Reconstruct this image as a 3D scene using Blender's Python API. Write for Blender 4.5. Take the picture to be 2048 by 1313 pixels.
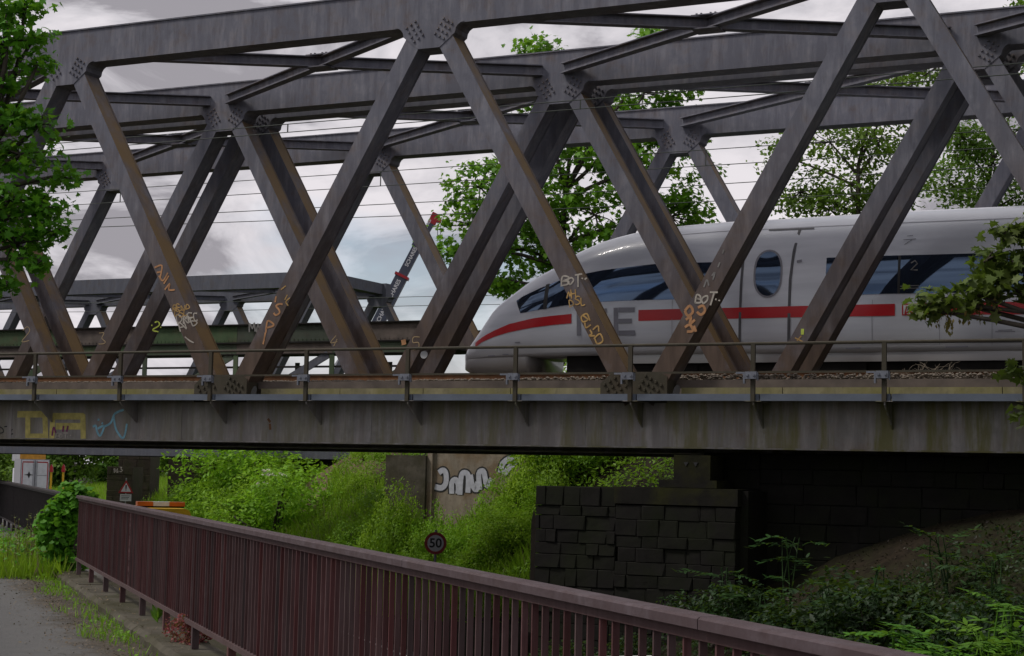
import bpy, math, random
import numpy as np
from mathutils import Matrix, Vector

random.seed(7)
rng = np.random.default_rng(7)
scene = bpy.context.scene
for o in list(bpy.data.objects):
    bpy.data.objects.remove(o, do_unlink=True)
COL = scene.collection

# ------------------------------------------------------------------ camera
F_PX, PITCH, ROLL, PHI = 3420.0, 0.0855, 0.0222, 0.4537
cam_d = bpy.data.cameras.new('camera')
cam_d.sensor_width = 36.0
cam_d.lens = 36.0 * F_PX / 2048.0
cam_d.clip_start = 0.1
cam_d.clip_end = 6000
cam = bpy.data.objects.new('camera', cam_d)
cam.matrix_world = Matrix.Rotation(math.pi / 2 + PITCH, 4, 'X') @ Matrix.Rotation(ROLL, 4, 'Z')
COL.objects.link(cam)
scene.camera = cam
scene.render.resolution_x, scene.render.resolution_y = 1024, 656

# ------------------------------------------------------------------ sky and sun
SUN_EL, SUN_AZ = math.radians(52), math.radians(262)   # azimuth clockwise from +Y
w = bpy.data.worlds.new('World')
scene.world = w
w.use_nodes = True
nt = w.node_tree
nt.nodes.clear()
N = nt.nodes.new
out = N('ShaderNodeOutputWorld')
sky = N('ShaderNodeTexSky'); sky.sky_type = 'NISHITA'; sky.sun_disc = False
sky.sun_elevation = SUN_EL; sky.sun_rotation = SUN_AZ
sky.air_density = 1.0; sky.dust_density = 1.5
bg1 = N('ShaderNodeBackground'); bg1.inputs[1].default_value = 0.10
nt.links.new(sky.outputs[0], bg1.inputs[0])
tc = N('ShaderNodeTexCoord')
mp = N('ShaderNodeMapping'); mp.inputs['Scale'].default_value = (1.0, 1.0, 2.6)
mp.inputs['Location'].default_value = (3.1, 0.4, 0.25)
nt.links.new(tc.outputs['Generated'], mp.inputs[0])
n1 = N('ShaderNodeTexNoise'); n1.inputs['Scale'].default_value = 7.0; n1.inputs['Detail'].default_value = 9
n1.inputs['Roughness'].default_value = 0.58; n1.inputs['Distortion'].default_value = 0.6
nt.links.new(mp.outputs[0], n1.inputs[0])
n2 = N('ShaderNodeTexNoise'); n2.inputs['Scale'].default_value = 2.3; n2.inputs['Detail'].default_value = 6
nt.links.new(mp.outputs[0], n2.inputs[0])
cr = N('ShaderNodeValToRGB')
cr.color_ramp.elements[0].position = 0.41; cr.color_ramp.elements[0].color = (0.215, 0.205, 0.224, 1)
cr.color_ramp.elements[1].position = 0.60; cr.color_ramp.elements[1].color = (0.510, 0.484, 0.505, 1)
e = cr.color_ramp.elements.new(0.49); e.color = (0.390, 0.374, 0.398, 1)
nt.links.new(n1.outputs[0], cr.inputs[0])
bg2 = N('ShaderNodeBackground'); bg2.inputs[1].default_value = 1.0
nt.links.new(cr.outputs[0], bg2.inputs[0])
cov = N('ShaderNodeValToRGB')
cov.color_ramp.elements[0].position = 0.33; cov.color_ramp.elements[0].color = (0.3, 0.3, 0.3, 1)
cov.color_ramp.elements[1].position = 0.44; cov.color_ramp.elements[1].color = (1, 1, 1, 1)
nt.links.new(n2.outputs[0], cov.inputs[0])
mix = N('ShaderNodeMixShader')
nt.links.new(cov.outputs[0], mix.inputs[0])
nt.links.new(bg1.outputs[0], mix.inputs[1]); nt.links.new(bg2.outputs[0], mix.inputs[2])
nt.links.new(mix.outputs[0], out.inputs[0])

sun_d = bpy.data.lights.new('sun', 'SUN')
sun_d.energy = 1.5; sun_d.angle = math.radians(12); sun_d.color = (1.0, 0.95, 0.88)
sun = bpy.data.objects.new('sun', sun_d)
sd = Vector((math.sin(SUN_AZ) * math.cos(SUN_EL), math.cos(SUN_AZ) * math.cos(SUN_EL), math.sin(SUN_EL)))
sun.rotation_euler = sd.to_track_quat('Z', 'Y').to_euler()
sun.location = (0, -20, 40)
COL.objects.link(sun)
vs = scene.view_settings
vs.view_transform = 'Standard'; vs.look = 'None'; vs.gamma = 1; vs.exposure = 0.68
vs.use_curve_mapping = False

# ------------------------------------------------------------------ design helpers: where photo rays meet real planes
CT, ST = math.cos(PITCH), math.sin(PITCH)
CR_, SR_ = math.cos(ROLL), math.sin(ROLL)
CP, SP = math.cos(PHI), math.sin(PHI)

def ray(px, py):
    a, b = (px - 1024) / F_PX, (py - 656.5) / F_PX
    a, b = a * CR_ + b * SR_, -a * SR_ + b * CR_
    return Vector((a, CT + b * ST, ST - b * CT))

def at(px, py, Y):
    d = ray(px, py)
    return d * (Y / d.y)

def on_v(px, py, v):                      # bridge frame: u along the track, v across it
    d = ray(px, py)
    k = v / (d.x * SP + d.y * CP)
    return ((d.x * CP - d.y * SP) * k, d.z * k)

def uv2w(u, v, z=0.0):
    return Vector((u * CP + v * SP, -u * SP + v * CP, z))

# ------------------------------------------------------------------ materials
def nmat(name):
    m = bpy.data.materials.new(name); m.use_nodes = True
    t = m.node_tree
    b = t.nodes['Principled BSDF']
    return m, t, b

def rgba(c): return (c[0], c[1], c[2], 1)

def noise(t, vec, scale, detail=5, rough=0.55):
    n = t.nodes.new('ShaderNodeTexNoise')
    n.inputs['Scale'].default_value = scale; n.inputs['Detail'].default_value = detail
    n.inputs['Roughness'].default_value = rough
    if vec is not None: t.links.new(vec, n.inputs['Vector'])
    return n.outputs[0]

def ramp(t, val, p0, p1, c0=(0, 0, 0), c1=(1, 1, 1)):
    r = t.nodes.new('ShaderNodeValToRGB')
    r.color_ramp.elements[0].position = p0; r.color_ramp.elements[0].color = rgba(c0)
    r.color_ramp.elements[1].position = p1; r.color_ramp.elements[1].color = rgba(c1)
    t.links.new(val, r.inputs[0])
    return r.outputs[0]

def mixc(t, fac, a, b):
    m = t.nodes.new('ShaderNodeMix'); m.data_type = 'RGBA'
    if isinstance(fac, (int, float)): m.inputs[0].default_value = fac
    else: t.links.new(fac, m.inputs[0])
    for s, x in ((6, a), (7, b)):
        if isinstance(x, tuple): m.inputs[s].default_value = rgba(x)
        else: t.links.new(x, m.inputs[s])
    return m.outputs[2]

def mathn(t, op, a, b=None):
    n = t.nodes.new('ShaderNodeMath'); n.operation = op
    for i, x in enumerate((a, b)):
        if x is None: continue
        if isinstance(x, (int, float)): n.inputs[i].default_value = x
        else: t.links.new(x, n.inputs[i])
    return n.outputs[0]

def wpos(t, scale=(1, 1, 1)):
    g = t.nodes.new('ShaderNodeNewGeometry')
    m = t.nodes.new('ShaderNodeMapping'); m.inputs['Scale'].default_value = scale
    t.links.new(g.outputs['Position'], m.inputs[0])
    return m.outputs[0], g

def bump(t, b, h, strength=0.3, dist=0.02):
    n = t.nodes.new('ShaderNodeBump'); n.inputs['Strength'].default_value = strength
    n.inputs['Distance'].default_value = dist
    t.links.new(h, n.inputs['Height']); t.links.new(n.outputs[0], b.inputs['Normal'])

def plain(name, c, rough=0.6, metal=0.0, var=0.25, scale=3.0, spec=0.4):
    m, t, b = nmat(name)
    p, g = wpos(t)
    f = ramp(t, noise(t, p, scale, 6), 0.3, 0.7)
    lo = tuple(x * (1 - var) for x in c); hi = tuple(min(1, x * (1 + var)) for x in c)
    t.links.new(mixc(t, f, lo, hi), b.inputs['Base Color'])
    b.inputs['Roughness'].default_value = rough; b.inputs['Metallic'].default_value = metal
    b.inputs['Specular IOR Level'].default_value = spec
    return m

def steel(name, base, rust, pale, lichen=0.0, algae=0.0, rust_low=True, objvar=0.0, streak=(1.5, 1.5, .22)):
    m, t, b = nmat(name)
    p, g = wpos(t, streak)
    p2, _ = wpos(t, (1, 1, 1))
    s1 = noise(t, p, 3.4, 9, 0.68)
    s2 = noise(t, p2, 0.9, 7, 0.6)
    s3 = noise(t, p, 5.0, 5, 0.6)
    s4 = noise(t, p2, 2.6, 8, 0.65)
    c = mixc(t, mathn(t, 'MULTIPLY', ramp(t, s1, 0.42, 0.66), ramp(t, s4, 0.3, 0.6)), base, pale)
    c = mixc(t, mathn(t, 'MULTIPLY', ramp(t, s3, 0.56, 0.78), 0.6), c, tuple(x * 0.6 for x in base))
    rf = mathn(t, 'MULTIPLY', ramp(t, s4, 0.46, 0.70), ramp(t, s2, 0.35, 0.6))
    c = mixc(t, mathn(t, 'MULTIPLY', rf, 0.55), c, rust)
    if rust_low:                                 # rusty brown towards the deck, where spray and brake dust settle
        sep = t.nodes.new('ShaderNodeSeparateXYZ'); t.links.new(p2, sep.inputs[0])
        mr = t.nodes.new('ShaderNodeMapRange')
        mr.inputs['From Min'].default_value = 7.4; mr.inputs['From Max'].default_value = 3.0
        t.links.new(sep.outputs[2], mr.inputs['Value'])
        k = mathn(t, 'MULTIPLY', mr.outputs[0], ramp(t, s2, 0.1, 0.5))
        c = mixc(t, mathn(t, 'MULTIPLY', k, 0.92), c, mixc(t, ramp(t, s1, .4, .65), tuple(x * .62 for x in rust), tuple(x * .95 for x in rust)))
    if lichen > 0:                               # ochre lichen on faces turned to the sky
        sn = t.nodes.new('ShaderNodeSeparateXYZ'); t.links.new(g.outputs['True Normal'], sn.inputs[0])
        up = ramp(t, sn.outputs[2], 0.25, 0.5)
        k = mathn(t, 'MULTIPLY', up, ramp(t, s2, 0.30, 0.55))
        c = mixc(t, mathn(t, 'MULTIPLY', k, lichen), c, (0.19, 0.122, 0.046))
    if algae > 0:
        a1 = noise(t, p, 3.1, 6, 0.6)
        sepx = t.nodes.new('ShaderNodeSeparateXYZ'); t.links.new(p2, sepx.inputs[0])
        mr = t.nodes.new('ShaderNodeMapRange')
        mr.inputs['From Min'].default_value = -8; mr.inputs['From Max'].default_value = 8
        mr.inputs['To Min'].default_value = 0.35
        t.links.new(sepx.outputs[0], mr.inputs['Value'])
        k = mathn(t, 'MULTIPLY', ramp(t, a1, 0.46, 0.60), mr.outputs[0])
        c = mixc(t, mathn(t, 'MULTIPLY', k, algae), c, (0.125, 0.118, 0.022))
    if objvar > 0:
        oi = t.nodes.new('ShaderNodeObjectInfo')
        mv = t.nodes.new('ShaderNodeMapRange'); mv.inputs['To Min'].default_value = 1 - objvar; mv.inputs['To Max'].default_value = 1 + objvar
        t.links.new(oi.outputs['Random'], mv.inputs['Value'])
        hs = t.nodes.new('ShaderNodeHueSaturation'); t.links.new(c, hs.inputs['Color']); t.links.new(mv.outputs[0], hs.inputs['Value'])
        mh = t.nodes.new('ShaderNodeMapRange'); mh.inputs['To Min'].default_value = .6; mh.inputs['To Max'].default_value = 1.25
        t.links.new(mathn(t, 'FRACT', mathn(t, 'MULTIPLY', oi.outputs['Random'], 5.7)), mh.inputs['Value']); t.links.new(mh.outputs[0], hs.inputs['Saturation'])
        c = hs.outputs[0]
    t.links.new(c, b.inputs['Base Color'])
    b.inputs['Roughness'].default_value = 0.72
    b.inputs['Specular IOR Level'].default_value = 0.25
    bump(t, b, noise(t, p2, 26, 4), 0.25, 0.006)
    return m

def leafmat(name, c0, c1, c2=None, trans=0.35, clump=0.5, dry=None, vary=False):
    m, t, b = nmat(name)
    p, g = wpos(t)
    f = ramp(t, g.outputs['Random Per Island'], 0.0, 1.0)
    c = mixc(t, f, c0, c1)
    n = noise(t, p, clump, 4)
    c = mixc(t, ramp(t, n, 0.38, 0.66), c, c2 if c2 else tuple(x * 0.6 for x in c0))
    oi = t.nodes.new('ShaderNodeObjectInfo')            # plants differ from one another
    hs = t.nodes.new('ShaderNodeHueSaturation')
    t.links.new(c, hs.inputs['Color'])
    mrh = t.nodes.new('ShaderNodeMapRange'); mrh.inputs['To Min'].default_value = .490; mrh.inputs['To Max'].default_value = .515
    t.links.new(oi.outputs['Random'], mrh.inputs['Value']); t.links.new(mrh.outputs[0], hs.inputs['Hue'])
    mrv = t.nodes.new('ShaderNodeMapRange'); mrv.inputs['To Min'].default_value = 1.3; mrv.inputs['To Max'].default_value = .65
    t.links.new(mathn(t, 'FRACT', mathn(t, 'MULTIPLY', oi.outputs['Random'], 7.31)), mrv.inputs['Value'])
    if vary: t.links.new(mrv.outputs[0], hs.inputs['Value'])
    c = hs.outputs[0]
    if dry:
        c = mixc(t, ramp(t, g.outputs['Random Per Island'], 0.90, 0.93), c, dry)
    t.links.new(c, b.inputs['Base Color'])
    b.inputs['Roughness'].default_value = 0.55; b.inputs['Specular IOR Level'].default_value = 0.3
    tr = t.nodes.new('ShaderNodeBsdfTranslucent')
    t.links.new(mixc(t, 0.5, c, (0.16, 0.26, 0.02)), tr.inputs[0])
    mx = t.nodes.new('ShaderNodeMixShader'); mx.inputs[0].default_value = trans
    o = t.nodes['Material Output']
    t.links.new(b.outputs[0], mx.inputs[1]); t.links.new(tr.outputs[0], mx.inputs[2])
    t.links.new(mx.outputs[0], o.inputs[0])
    return m

MT = {}
MT['steel'] = steel('weathered_steel', (0.108, 0.110, 0.138), (0.094, 0.060, 0.040), (0.200, 0.202, 0.236), lichen=0.85)
MT['girder'] = steel('girder_steel', (0.195, 0.183, 0.175), (0.155, 0.105, 0.070), (0.370, 0.355, 0.350), algae=0.8, rust_low=False, streak=(1.0, 1.0, .12))
MT['farsteel'] = steel('grey_blue_steel', (0.078, 0.083, 0.104), (0.070, 0.055, 0.042), (0.115, 0.122, 0.148), lichen=0.6, rust_low=False)
MT['green_iron'] = steel('green_riveted_iron', (0.048, 0.074, 0.040), (0.060, 0.030, 0.020), (0.075, 0.105, 0.060), rust_low=False, objvar=.3, streak=(.6, .6, .5))
MT['rail_olive'] = steel('olive_railing', (0.040, 0.035, 0.023), (0.048, 0.030, 0.017), (0.06, 0.053, 0.040), rust_low=False)
MT['duct'] = plain('grey_blue_duct', (0.085, 0.102, 0.135), 0.6, 0.0, 0.2, 1.6)
MT['zinc'] = plain('zinc_clamp', (0.125, 0.135, 0.165), 0.55, 0.1, 0.2, 9)
MT['rust'] = plain('rail_rust', (0.13, 0.058, 0.022), 0.8, 0, 0.35, 6)
MT['brown'] = plain('dark_brown_edge', (0.085, 0.068, 0.058), 0.85, 0, 0.35, 2.2)
MT['ballast'] = plain('ballast_stone', (0.135, 0.112, 0.090), 0.95, 0, 0.45, 9)
MT['dark'] = plain('dark_underside', (0.018, 0.017, 0.016), 0.9, 0, 0.3, 2, 0.1)
MT['black'] = plain('black_paint', (0.012, 0.012, 0.013), 0.5, 0, 0.1)
MT['soot'] = None
def concrete(name, c, moss, mossamt, streak=True):
    m, t, b = nmat(name)
    p, g = wpos(t, (1.2, 1.2, .25) if streak else (1, 1, 1)); p2, _ = wpos(t)
    a = noise(t, p, 3.0, 8, .62); bb = noise(t, p2, 7.0, 6); d = noise(t, p2, 1.1, 5)
    col = mixc(t, ramp(t, a, .32, .68), tuple(x * .62 for x in c), c)
    col = mixc(t, mathn(t, 'MULTIPLY', ramp(t, d, .42, .62), mossamt), col, moss)
    col = mixc(t, mathn(t, 'MULTIPLY', ramp(t, bb, .55, .75), .5), col, tuple(x * .4 for x in c))
    t.links.new(col, b.inputs['Base Color']); b.inputs['Roughness'].default_value = .92
    b.inputs['Specular IOR Level'].default_value = .15
    bump(t, b, bb, .5, .02)
    return m
MT['concrete'] = concrete('mossy_concrete_band', (0.22, 0.20, 0.12), (0.15, 0.14, 0.040), .6)
MT['wallconc'] = concrete('rust_streaked_concrete', (0.30, 0.255, 0.20), (0.15, 0.09, 0.04), .6)
MT['kerb'] = concrete('old_kerb_concrete', (0.095, 0.085, 0.066), (0.038, 0.036, 0.017), .8, False)
MT['stone'] = concrete('sooty_shaded_stone', (0.0115, 0.0105, 0.0092), (0.009, 0.012, 0.004), .6, False)  # soot black, plus the shade under the bridge put into the colour
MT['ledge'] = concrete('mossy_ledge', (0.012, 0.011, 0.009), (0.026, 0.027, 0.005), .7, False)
MT['stone2'] = concrete('sandstone_dark', (0.060, 0.048, 0.036), (0.035, 0.040, 0.016), .6, False)

# ------------------------------------------------------------------ mesh helpers
class MB:
    def __init__(s): s.v = []; s.f = []
    def add(s, vs, fs):
        o = len(s.v); s.v += [tuple(x) for x in vs]; s.f += [tuple(i + o for i in f) for f in fs]
        return s
    def box(s, x0, x1, y0, y1, z0, z1):
        return s.add([(x0, y0, z0), (x1, y0, z0), (x1, y1, z0), (x0, y1, z0), (x0, y0, z1), (x1, y0, z1), (x1, y1, z1), (x0, y1, z1)],
                     [(3, 2, 1, 0), (4, 5, 6, 7), (0, 1, 5, 4), (1, 2, 6, 5), (2, 3, 7, 6), (3, 0, 4, 7)])
    def beam(s, p, q, w, h, side=(0, 1, 0)):
        p, q = Vector(p), Vector(q); d = (q - p).normalized(); sd_ = Vector(side)
        sd_ = (sd_ - d * sd_.dot(d)).normalized(); up = sd_.cross(d).normalized()
        a, b = sd_ * w / 2, up * h / 2
        vs_ = []
        for c in (p, q): vs_ += [c - a - b, c + a - b, c + a + b, c - a + b]
        return s.add(vs_, [(0, 1, 2, 3), (7, 6, 5, 4), (0, 4, 5, 1), (1, 5, 6, 2), (2, 6, 7, 3), (3, 7, 4, 0)])
    def ibeam(s, p, q, w, h, t=0.025, side=(0, 1, 0)):
        p, q = Vector(p), Vector(q); d = (q - p).normalized(); sd_ = Vector(side)
        sd_ = (sd_ - d * sd_.dot(d)).normalized(); up = sd_.cross(d).normalized()
        o = up * (h / 2 - t / 2)
        s.beam(p + o, q + o, w, t, side); s.beam(p - o, q - o, w, t, side); s.beam(p, q, t, h - 2.05 * t, side)
        return s
    def prism(s, poly, y0, y1):          # polygon in (x, z), extruded along y
        n = len(poly)
        vs_ = [(x, y0, z) for x, z in poly] + [(x, y1, z) for x, z in poly]
        fs = [tuple(range(n)), tuple(range(2 * n - 1, n - 1, -1))]
        fs += [(i, i + n, (i + 1) % n + n, (i + 1) % n) for i in range(n)]
        return s.add(vs_, fs)
    def tube(s, pts, r, n=6):
        pts = [Vector(p) for p in pts]; rs = r if isinstance(r, (list, tuple)) else [r] * len(pts)
        vs_ = []; ref = Vector((0.13, 0.21, 0.97))
        for i, p in enumerate(pts):
            d = (pts[min(i + 1, len(pts) - 1)] - pts[max(i - 1, 0)]).normalized()
            rr = ref if abs(d.dot(ref)) < .9 else Vector((1, 0.1, 0))
            a = d.cross(rr).normalized(); b = d.cross(a)
            for k in range(n):
                t_ = 2 * math.pi * k / n
                vs_.append(p + (a * math.cos(t_) + b * math.sin(t_)) * rs[i])
        fs = []
        for i in range(len(pts) - 1):
            for k in range(n):
                fs.append((i * n + k, i * n + (k + 1) % n, (i + 1) * n + (k + 1) % n, (i + 1) * n + k))
        fs.append(tuple(range(n - 1, -1, -1))); fs.append(tuple((len(pts) - 1) * n + k for k in range(n)))
        return s.add(vs_, fs)
    def ribbon(s, pts, wd, fn):          # flat stroke: pts 2-D, fn maps 2-D to 3-D
        P = [Vector(p) for p in pts]; L, R = [], []
        for i in range(len(P)):
            d = P[min(i + 1, len(P) - 1)] - P[max(i - 1, 0)]
            if d.length < 1e-9: d = Vector((1, 0))
            d.normalize(); n = Vector((-d.y, d.x)) * wd / 2
            L.append(P[i] + n); R.append(P[i] - n)
        o = len(s.v)
        for a, b in zip(L, R): s.v.append(tuple(fn(a.x, a.y))); s.v.append(tuple(fn(b.x, b.y)))
        for i in range(len(P) - 1): s.f.append((o + 2 * i, o + 2 * i + 1, o + 2 * i + 3, o + 2 * i + 2))
        return s
    def mesh(s, name, mat=None, smooth=False):
        me = bpy.data.meshes.new(name); me.from_pydata(s.v, [], s.f); me.update()
        if mat: me.materials.append(mat)
        if smooth: me.polygons.foreach_set('use_smooth', [True] * len(me.polygons))
        return me
    def build(s, name, mat, parent=None, smooth=False, loc=None):
        return put(name, s.mesh(name, mat, smooth), parent, loc)

def put(name, me, parent=None, loc=None, rz=0, scale=None):
    o = bpy.data.objects.new(name, me); COL.objects.link(o)
    if parent: o.parent = parent
    if loc is not None: o.location = loc
    if rz: o.rotation_euler = (0, 0, rz)
    if scale is not None: o.scale = scale
    return o

def tag(o, label=None, cat=None, group=None, kind=None):
    if label: o['label'] = label
    if cat: o['category'] = cat
    if group: o['group'] = group
    if kind: o['kind'] = kind
    return o

def thing(name, label, cat, loc=(0, 0, 0), rz=0, group=None):
    o = bpy.data.objects.new(name, None); COL.objects.link(o)
    o.location = loc; o.rotation_euler = (0, 0, rz)
    return tag(o, label, cat, group)

def kids(o): return [c for c in bpy.data.objects if c.parent == o]
def copy_tree(o, parent=None):
    c = o.copy(); COL.objects.link(c); c.parent = parent
    for ch in kids(o): copy_tree(ch, c)
    return c

def text_mesh(s, size, mat, name='lettering', bold=0.0):
    cu = bpy.data.curves.new('t', 'FONT'); cu.body = s; cu.size = size; cu.align_x = 'CENTER'; cu.align_y = 'CENTER'
    cu.offset = bold; cu.resolution_u = 4
    ob = bpy.data.objects.new('t', cu); COL.objects.link(ob)
    dg = bpy.context.evaluated_depsgraph_get()
    me = bpy.data.meshes.new_from_object(ob.evaluated_get(dg))
    bpy.data.objects.remove(ob); bpy.data.curves.remove(cu)
    me.name = name; me.materials.clear(); me.materials.append(mat)
    return me

# ------------------------------------------------------------------ terrain
def fence_s(X, Y): return .943 * (X - 2.62 + .354 * Y)
def smooth(a, b, x):
    t = np.clip((x - a) / (b - a), 0, 1); return t * t * (3 - 2 * t)
def height(X, Y):
    X = np.asarray(X, float); Y = np.asarray(Y, float)
    s = fence_s(X, Y); v = X * SP + Y * CP; u = X * CP - Y * SP
    road = -4.2 + .010 * np.clip(Y - 95, 0, 120)
    up = -1.72 - 2.5 * smooth(38, 60, Y)                          # the footpath terrace left of the railing
    up = up + .35 * smooth(-4.5, -9, s) * (1 - smooth(45, 60, Y))
    z = up + (road - up) * smooth(.15, .9, s)
    near = np.clip((s - 9.6) * .50, 0, 4.0)                       # bank in front of the abutment
    far = np.clip((s - 13.0 - 1.6 * smooth(85, 65, Y)) * .75, 0, 6.6) * (1 - smooth(112, 140, Y)) + np.clip((s - 14) * .12, 0, 3.5) * smooth(90, 120, Y)
    mid = 3.7 * smooth(-14.2, -13.4, u)
    k1 = smooth(33.0, 35.0, v); k2 = smooth(45.5, 49.5, v)
    bank = near * (1 - k1) + (mid * (1 - k2) + far * k2) * k1
    z = z + np.where(s > 9, bank, 0)
    z = z + (.09 * np.sin(X * .9 + Y * .4) + .07 * np.sin(Y * 1.3 - X * .5)) * smooth(9.5, 13, s)
    return z

def axis(a, b, step, far):
    core = np.arange(a, b + .01, step)
    k = np.cumsum(step * 1.6 ** np.arange(1, 40)); k = k[k < far]
    return np.concatenate([(a - k)[::-1], core, b + k])
gx = axis(-62, 40, .8, 2500); gy = axis(-6, 150, .8, 2500)
GX, GY = np.meshgrid(gx, gy)
GZ = height(GX, GY)
nv = GX.size
me = bpy.data.meshes.new('ground')
ny, nx = GX.shape
idx = np.arange(nv).reshape(ny, nx)
quads = np.stack([idx[:-1, :-1], idx[:-1, 1:], idx[1:, 1:], idx[1:, :-1]], -1).reshape(-1, 4)
me.from_pydata(np.stack([GX, GY, GZ], -1).reshape(-1, 3).tolist(), [], quads.tolist())
me.polygons.foreach_set('use_smooth', [True] * len(me.polygons))
m, t, b = nmat('soil_and_moss')
p, g = wpos(t)
a1 = noise(t, p, .5, 8, .6); a2 = noise(t, p, 6, 6)
c = mixc(t, ramp(t, a1, .40, .60), (0.024, 0.018, 0.012), (0.017, 0.021, 0.008))
c = mixc(t, ramp(t, a2, .4, .7), c, (0.013, 0.010, 0.007))
vd = t.nodes.new('ShaderNodeVectorMath'); vd.operation = 'DISTANCE'; vd.inputs[1].default_value = (-10.1, 88.0, -1.0)     # dry eroded earth on the bank
t.links.new(p, vd.inputs[0])
pf = t.nodes.new('ShaderNodeMapRange'); pf.inputs['From Min'].default_value = 10.0; pf.inputs['From Max'].default_value = 6.0
t.links.new(vd.outputs['Value'], pf.inputs['Value'])
c = mixc(t, pf.outputs[0], c, mixc(t, ramp(t, a2, .35, .7), (0.16, 0.115, 0.078), (0.085, 0.060, 0.040)))
t.links.new(c, b.inputs['Base Color']); b.inputs['Roughness'].default_value = .95
b.inputs['Specular IOR Level'].default_value = .1
bump(t, b, a2, .6, .05)
me.materials.append(m)
ground = tag(put('ground', me), kind='structure')

# asphalt footpath and road, laid just above the ground
m, t, b = nmat('asphalt')
p, g = wpos(t)
a1 = noise(t, p, 90, 4, .7); a2 = noise(t, p, .55, 7, .6); a3 = noise(t, p, 9, 5)
c = mixc(t, ramp(t, a1, .3, .7), (0.062, 0.061, 0.061), (0.112, 0.110, 0.107))
c = mixc(t, mathn(t, 'MULTIPLY', ramp(t, a2, .42, .62), .55), c, (0.058, 0.056, 0.055))
c = mixc(t, mathn(t, 'MULTIPLY', ramp(t, a3, .52, .72), .35), c, (0.125, 0.117, 0.104))
t.links.new(c, b.inputs['Base Color']); b.inputs['Roughness'].default_value = .9
bump(t, b, a1, .35, .01)
MT['asphalt'] = m
def strip(name, s0, s1, y0, y1, z, mat, n=60, wob=0.0):
    vs_, fs = [], []
    for i in range(n + 1):
        Y = y0 + (y1 - y0) * i / n
        for j, s in enumerate((s0, s1)):
            ss = s + wob * (math.sin(Y * 1.7) + .6 * math.sin(Y * 4.1 + 1)) * (1 if j else -1)
            X = ss / .943 + 2.62 - .354 * Y
            vs_.append((X, Y, z(Y) if callable(z) else z))
    for i in range(n): fs.append((2 * i, 2 * i + 1, 2 * i + 3, 2 * i + 2))
    me = bpy.data.meshes.new(name); me.from_pydata(vs_, [], fs); me.materials.append(mat)
    return put(name, me)
roadz = lambda Y: -4.2 + .010 * max(0, Y - 95) + .035
tag(strip('road', 2.2, 9.0, -4, 260, roadz, MT['asphalt'], 120), kind='structure')
MT['paint'] = plain('road_paint', (0.72, 0.72, 0.70), .7, 0, .1)
road_line = strip('edge_line', 8.5, 8.62, -4, 200, lambda Y: roadz(Y) + .005, MT['paint'], 100)
road_line.parent = bpy.data.objects['road']

# earth shoulder with grit between the asphalt and the kerb
m, t, b = nmat('gritty_earth')
p, g = wpos(t)
a1 = noise(t, p, 26, 6, .7); a2 = noise(t, p, 2.2, 6)
c = mixc(t, ramp(t, a1, .32, .68), (0.026, 0.019, 0.012), (0.105, 0.085, 0.060))
c = mixc(t, ramp(t, a2, .42, .62), c, (0.042, 0.034, 0.022))
t.links.new(c, b.inputs['Base Color']); b.inputs['Roughness'].default_value = .95
bump(t, b, a1, .8, .03)
# grit drifts over the asphalt towards the kerb
ga1 = noise(t, p, 70, 4, .7); ga2 = noise(t, p, .8, 7, .6); ga3 = noise(t, p, 5, 8, .7)
ac = mixc(t, ramp(t, ga1, .3, .7), (0.048, 0.048, 0.050), (0.080, 0.080, 0.082))
ac = mixc(t, mathn(t, 'MULTIPLY', ramp(t, ga2, .42, .62), .5), ac, (0.048, 0.048, 0.050))
dot = t.nodes.new('ShaderNodeVectorMath'); dot.operation = 'DOT_PRODUCT'; dot.inputs[1].default_value = (.943, .334, 0)
t.links.new(p, dot.inputs[0])
sd_n = mathn(t, 'ADD', dot.outputs['Value'], -2.47)
sd_n = mathn(t, 'ADD', sd_n, mathn(t, 'MULTIPLY', mathn(t, 'ADD', ga3, -.5), 1.1))
sd_n = mathn(t, 'ADD', sd_n, mathn(t, 'MULTIPLY', mathn(t, 'ADD', ga2, -.5), .9))
pale_edge = t.nodes.new('ShaderNodeMapRange'); pale_edge.inputs['From Min'].default_value = -2.2; pale_edge.inputs['From Max'].default_value = -1.1
t.links.new(sd_n, pale_edge.inputs['Value'])
ac = mixc(t, mathn(t, 'MULTIPLY', pale_edge.outputs[0], .6), ac, (0.120, 0.117, 0.110))
edge = t.nodes.new('ShaderNodeMapRange'); edge.inputs['From Min'].default_value = -1.0; edge.inputs['From Max'].default_value = -.6
t.links.new(sd_n, edge.inputs['Value'])
t.links.new(mixc(t, edge.outputs[0], ac, c), b.inputs['Base Color'])
tag(strip('footpath', -4.6, -.10, -4, 25.6, -1.672, m, wob=.0), kind='structure')

# ------------------------------------------------------------------ the two parallel truss bridges
L = 10.143
UN = -27.83 + L                 # u of the reference top node
VA, DV, DU = 32.2, 7.13, 0.53
WT = 6.09                       # spacing of the two truss planes
TD = 0.56                       # depth of a truss member
ZG, ZC0, ZC1, ZB, ZW = 9.2565, 9.76, 10.58, 0.592, 1.55
NN = range(-3, 4)

def bridge_empty(name, label, du, v):
    wv = uv2w(UN + du, v, ZB)
    return thing(name, label, 'bridge', wv, -PHI)

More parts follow.
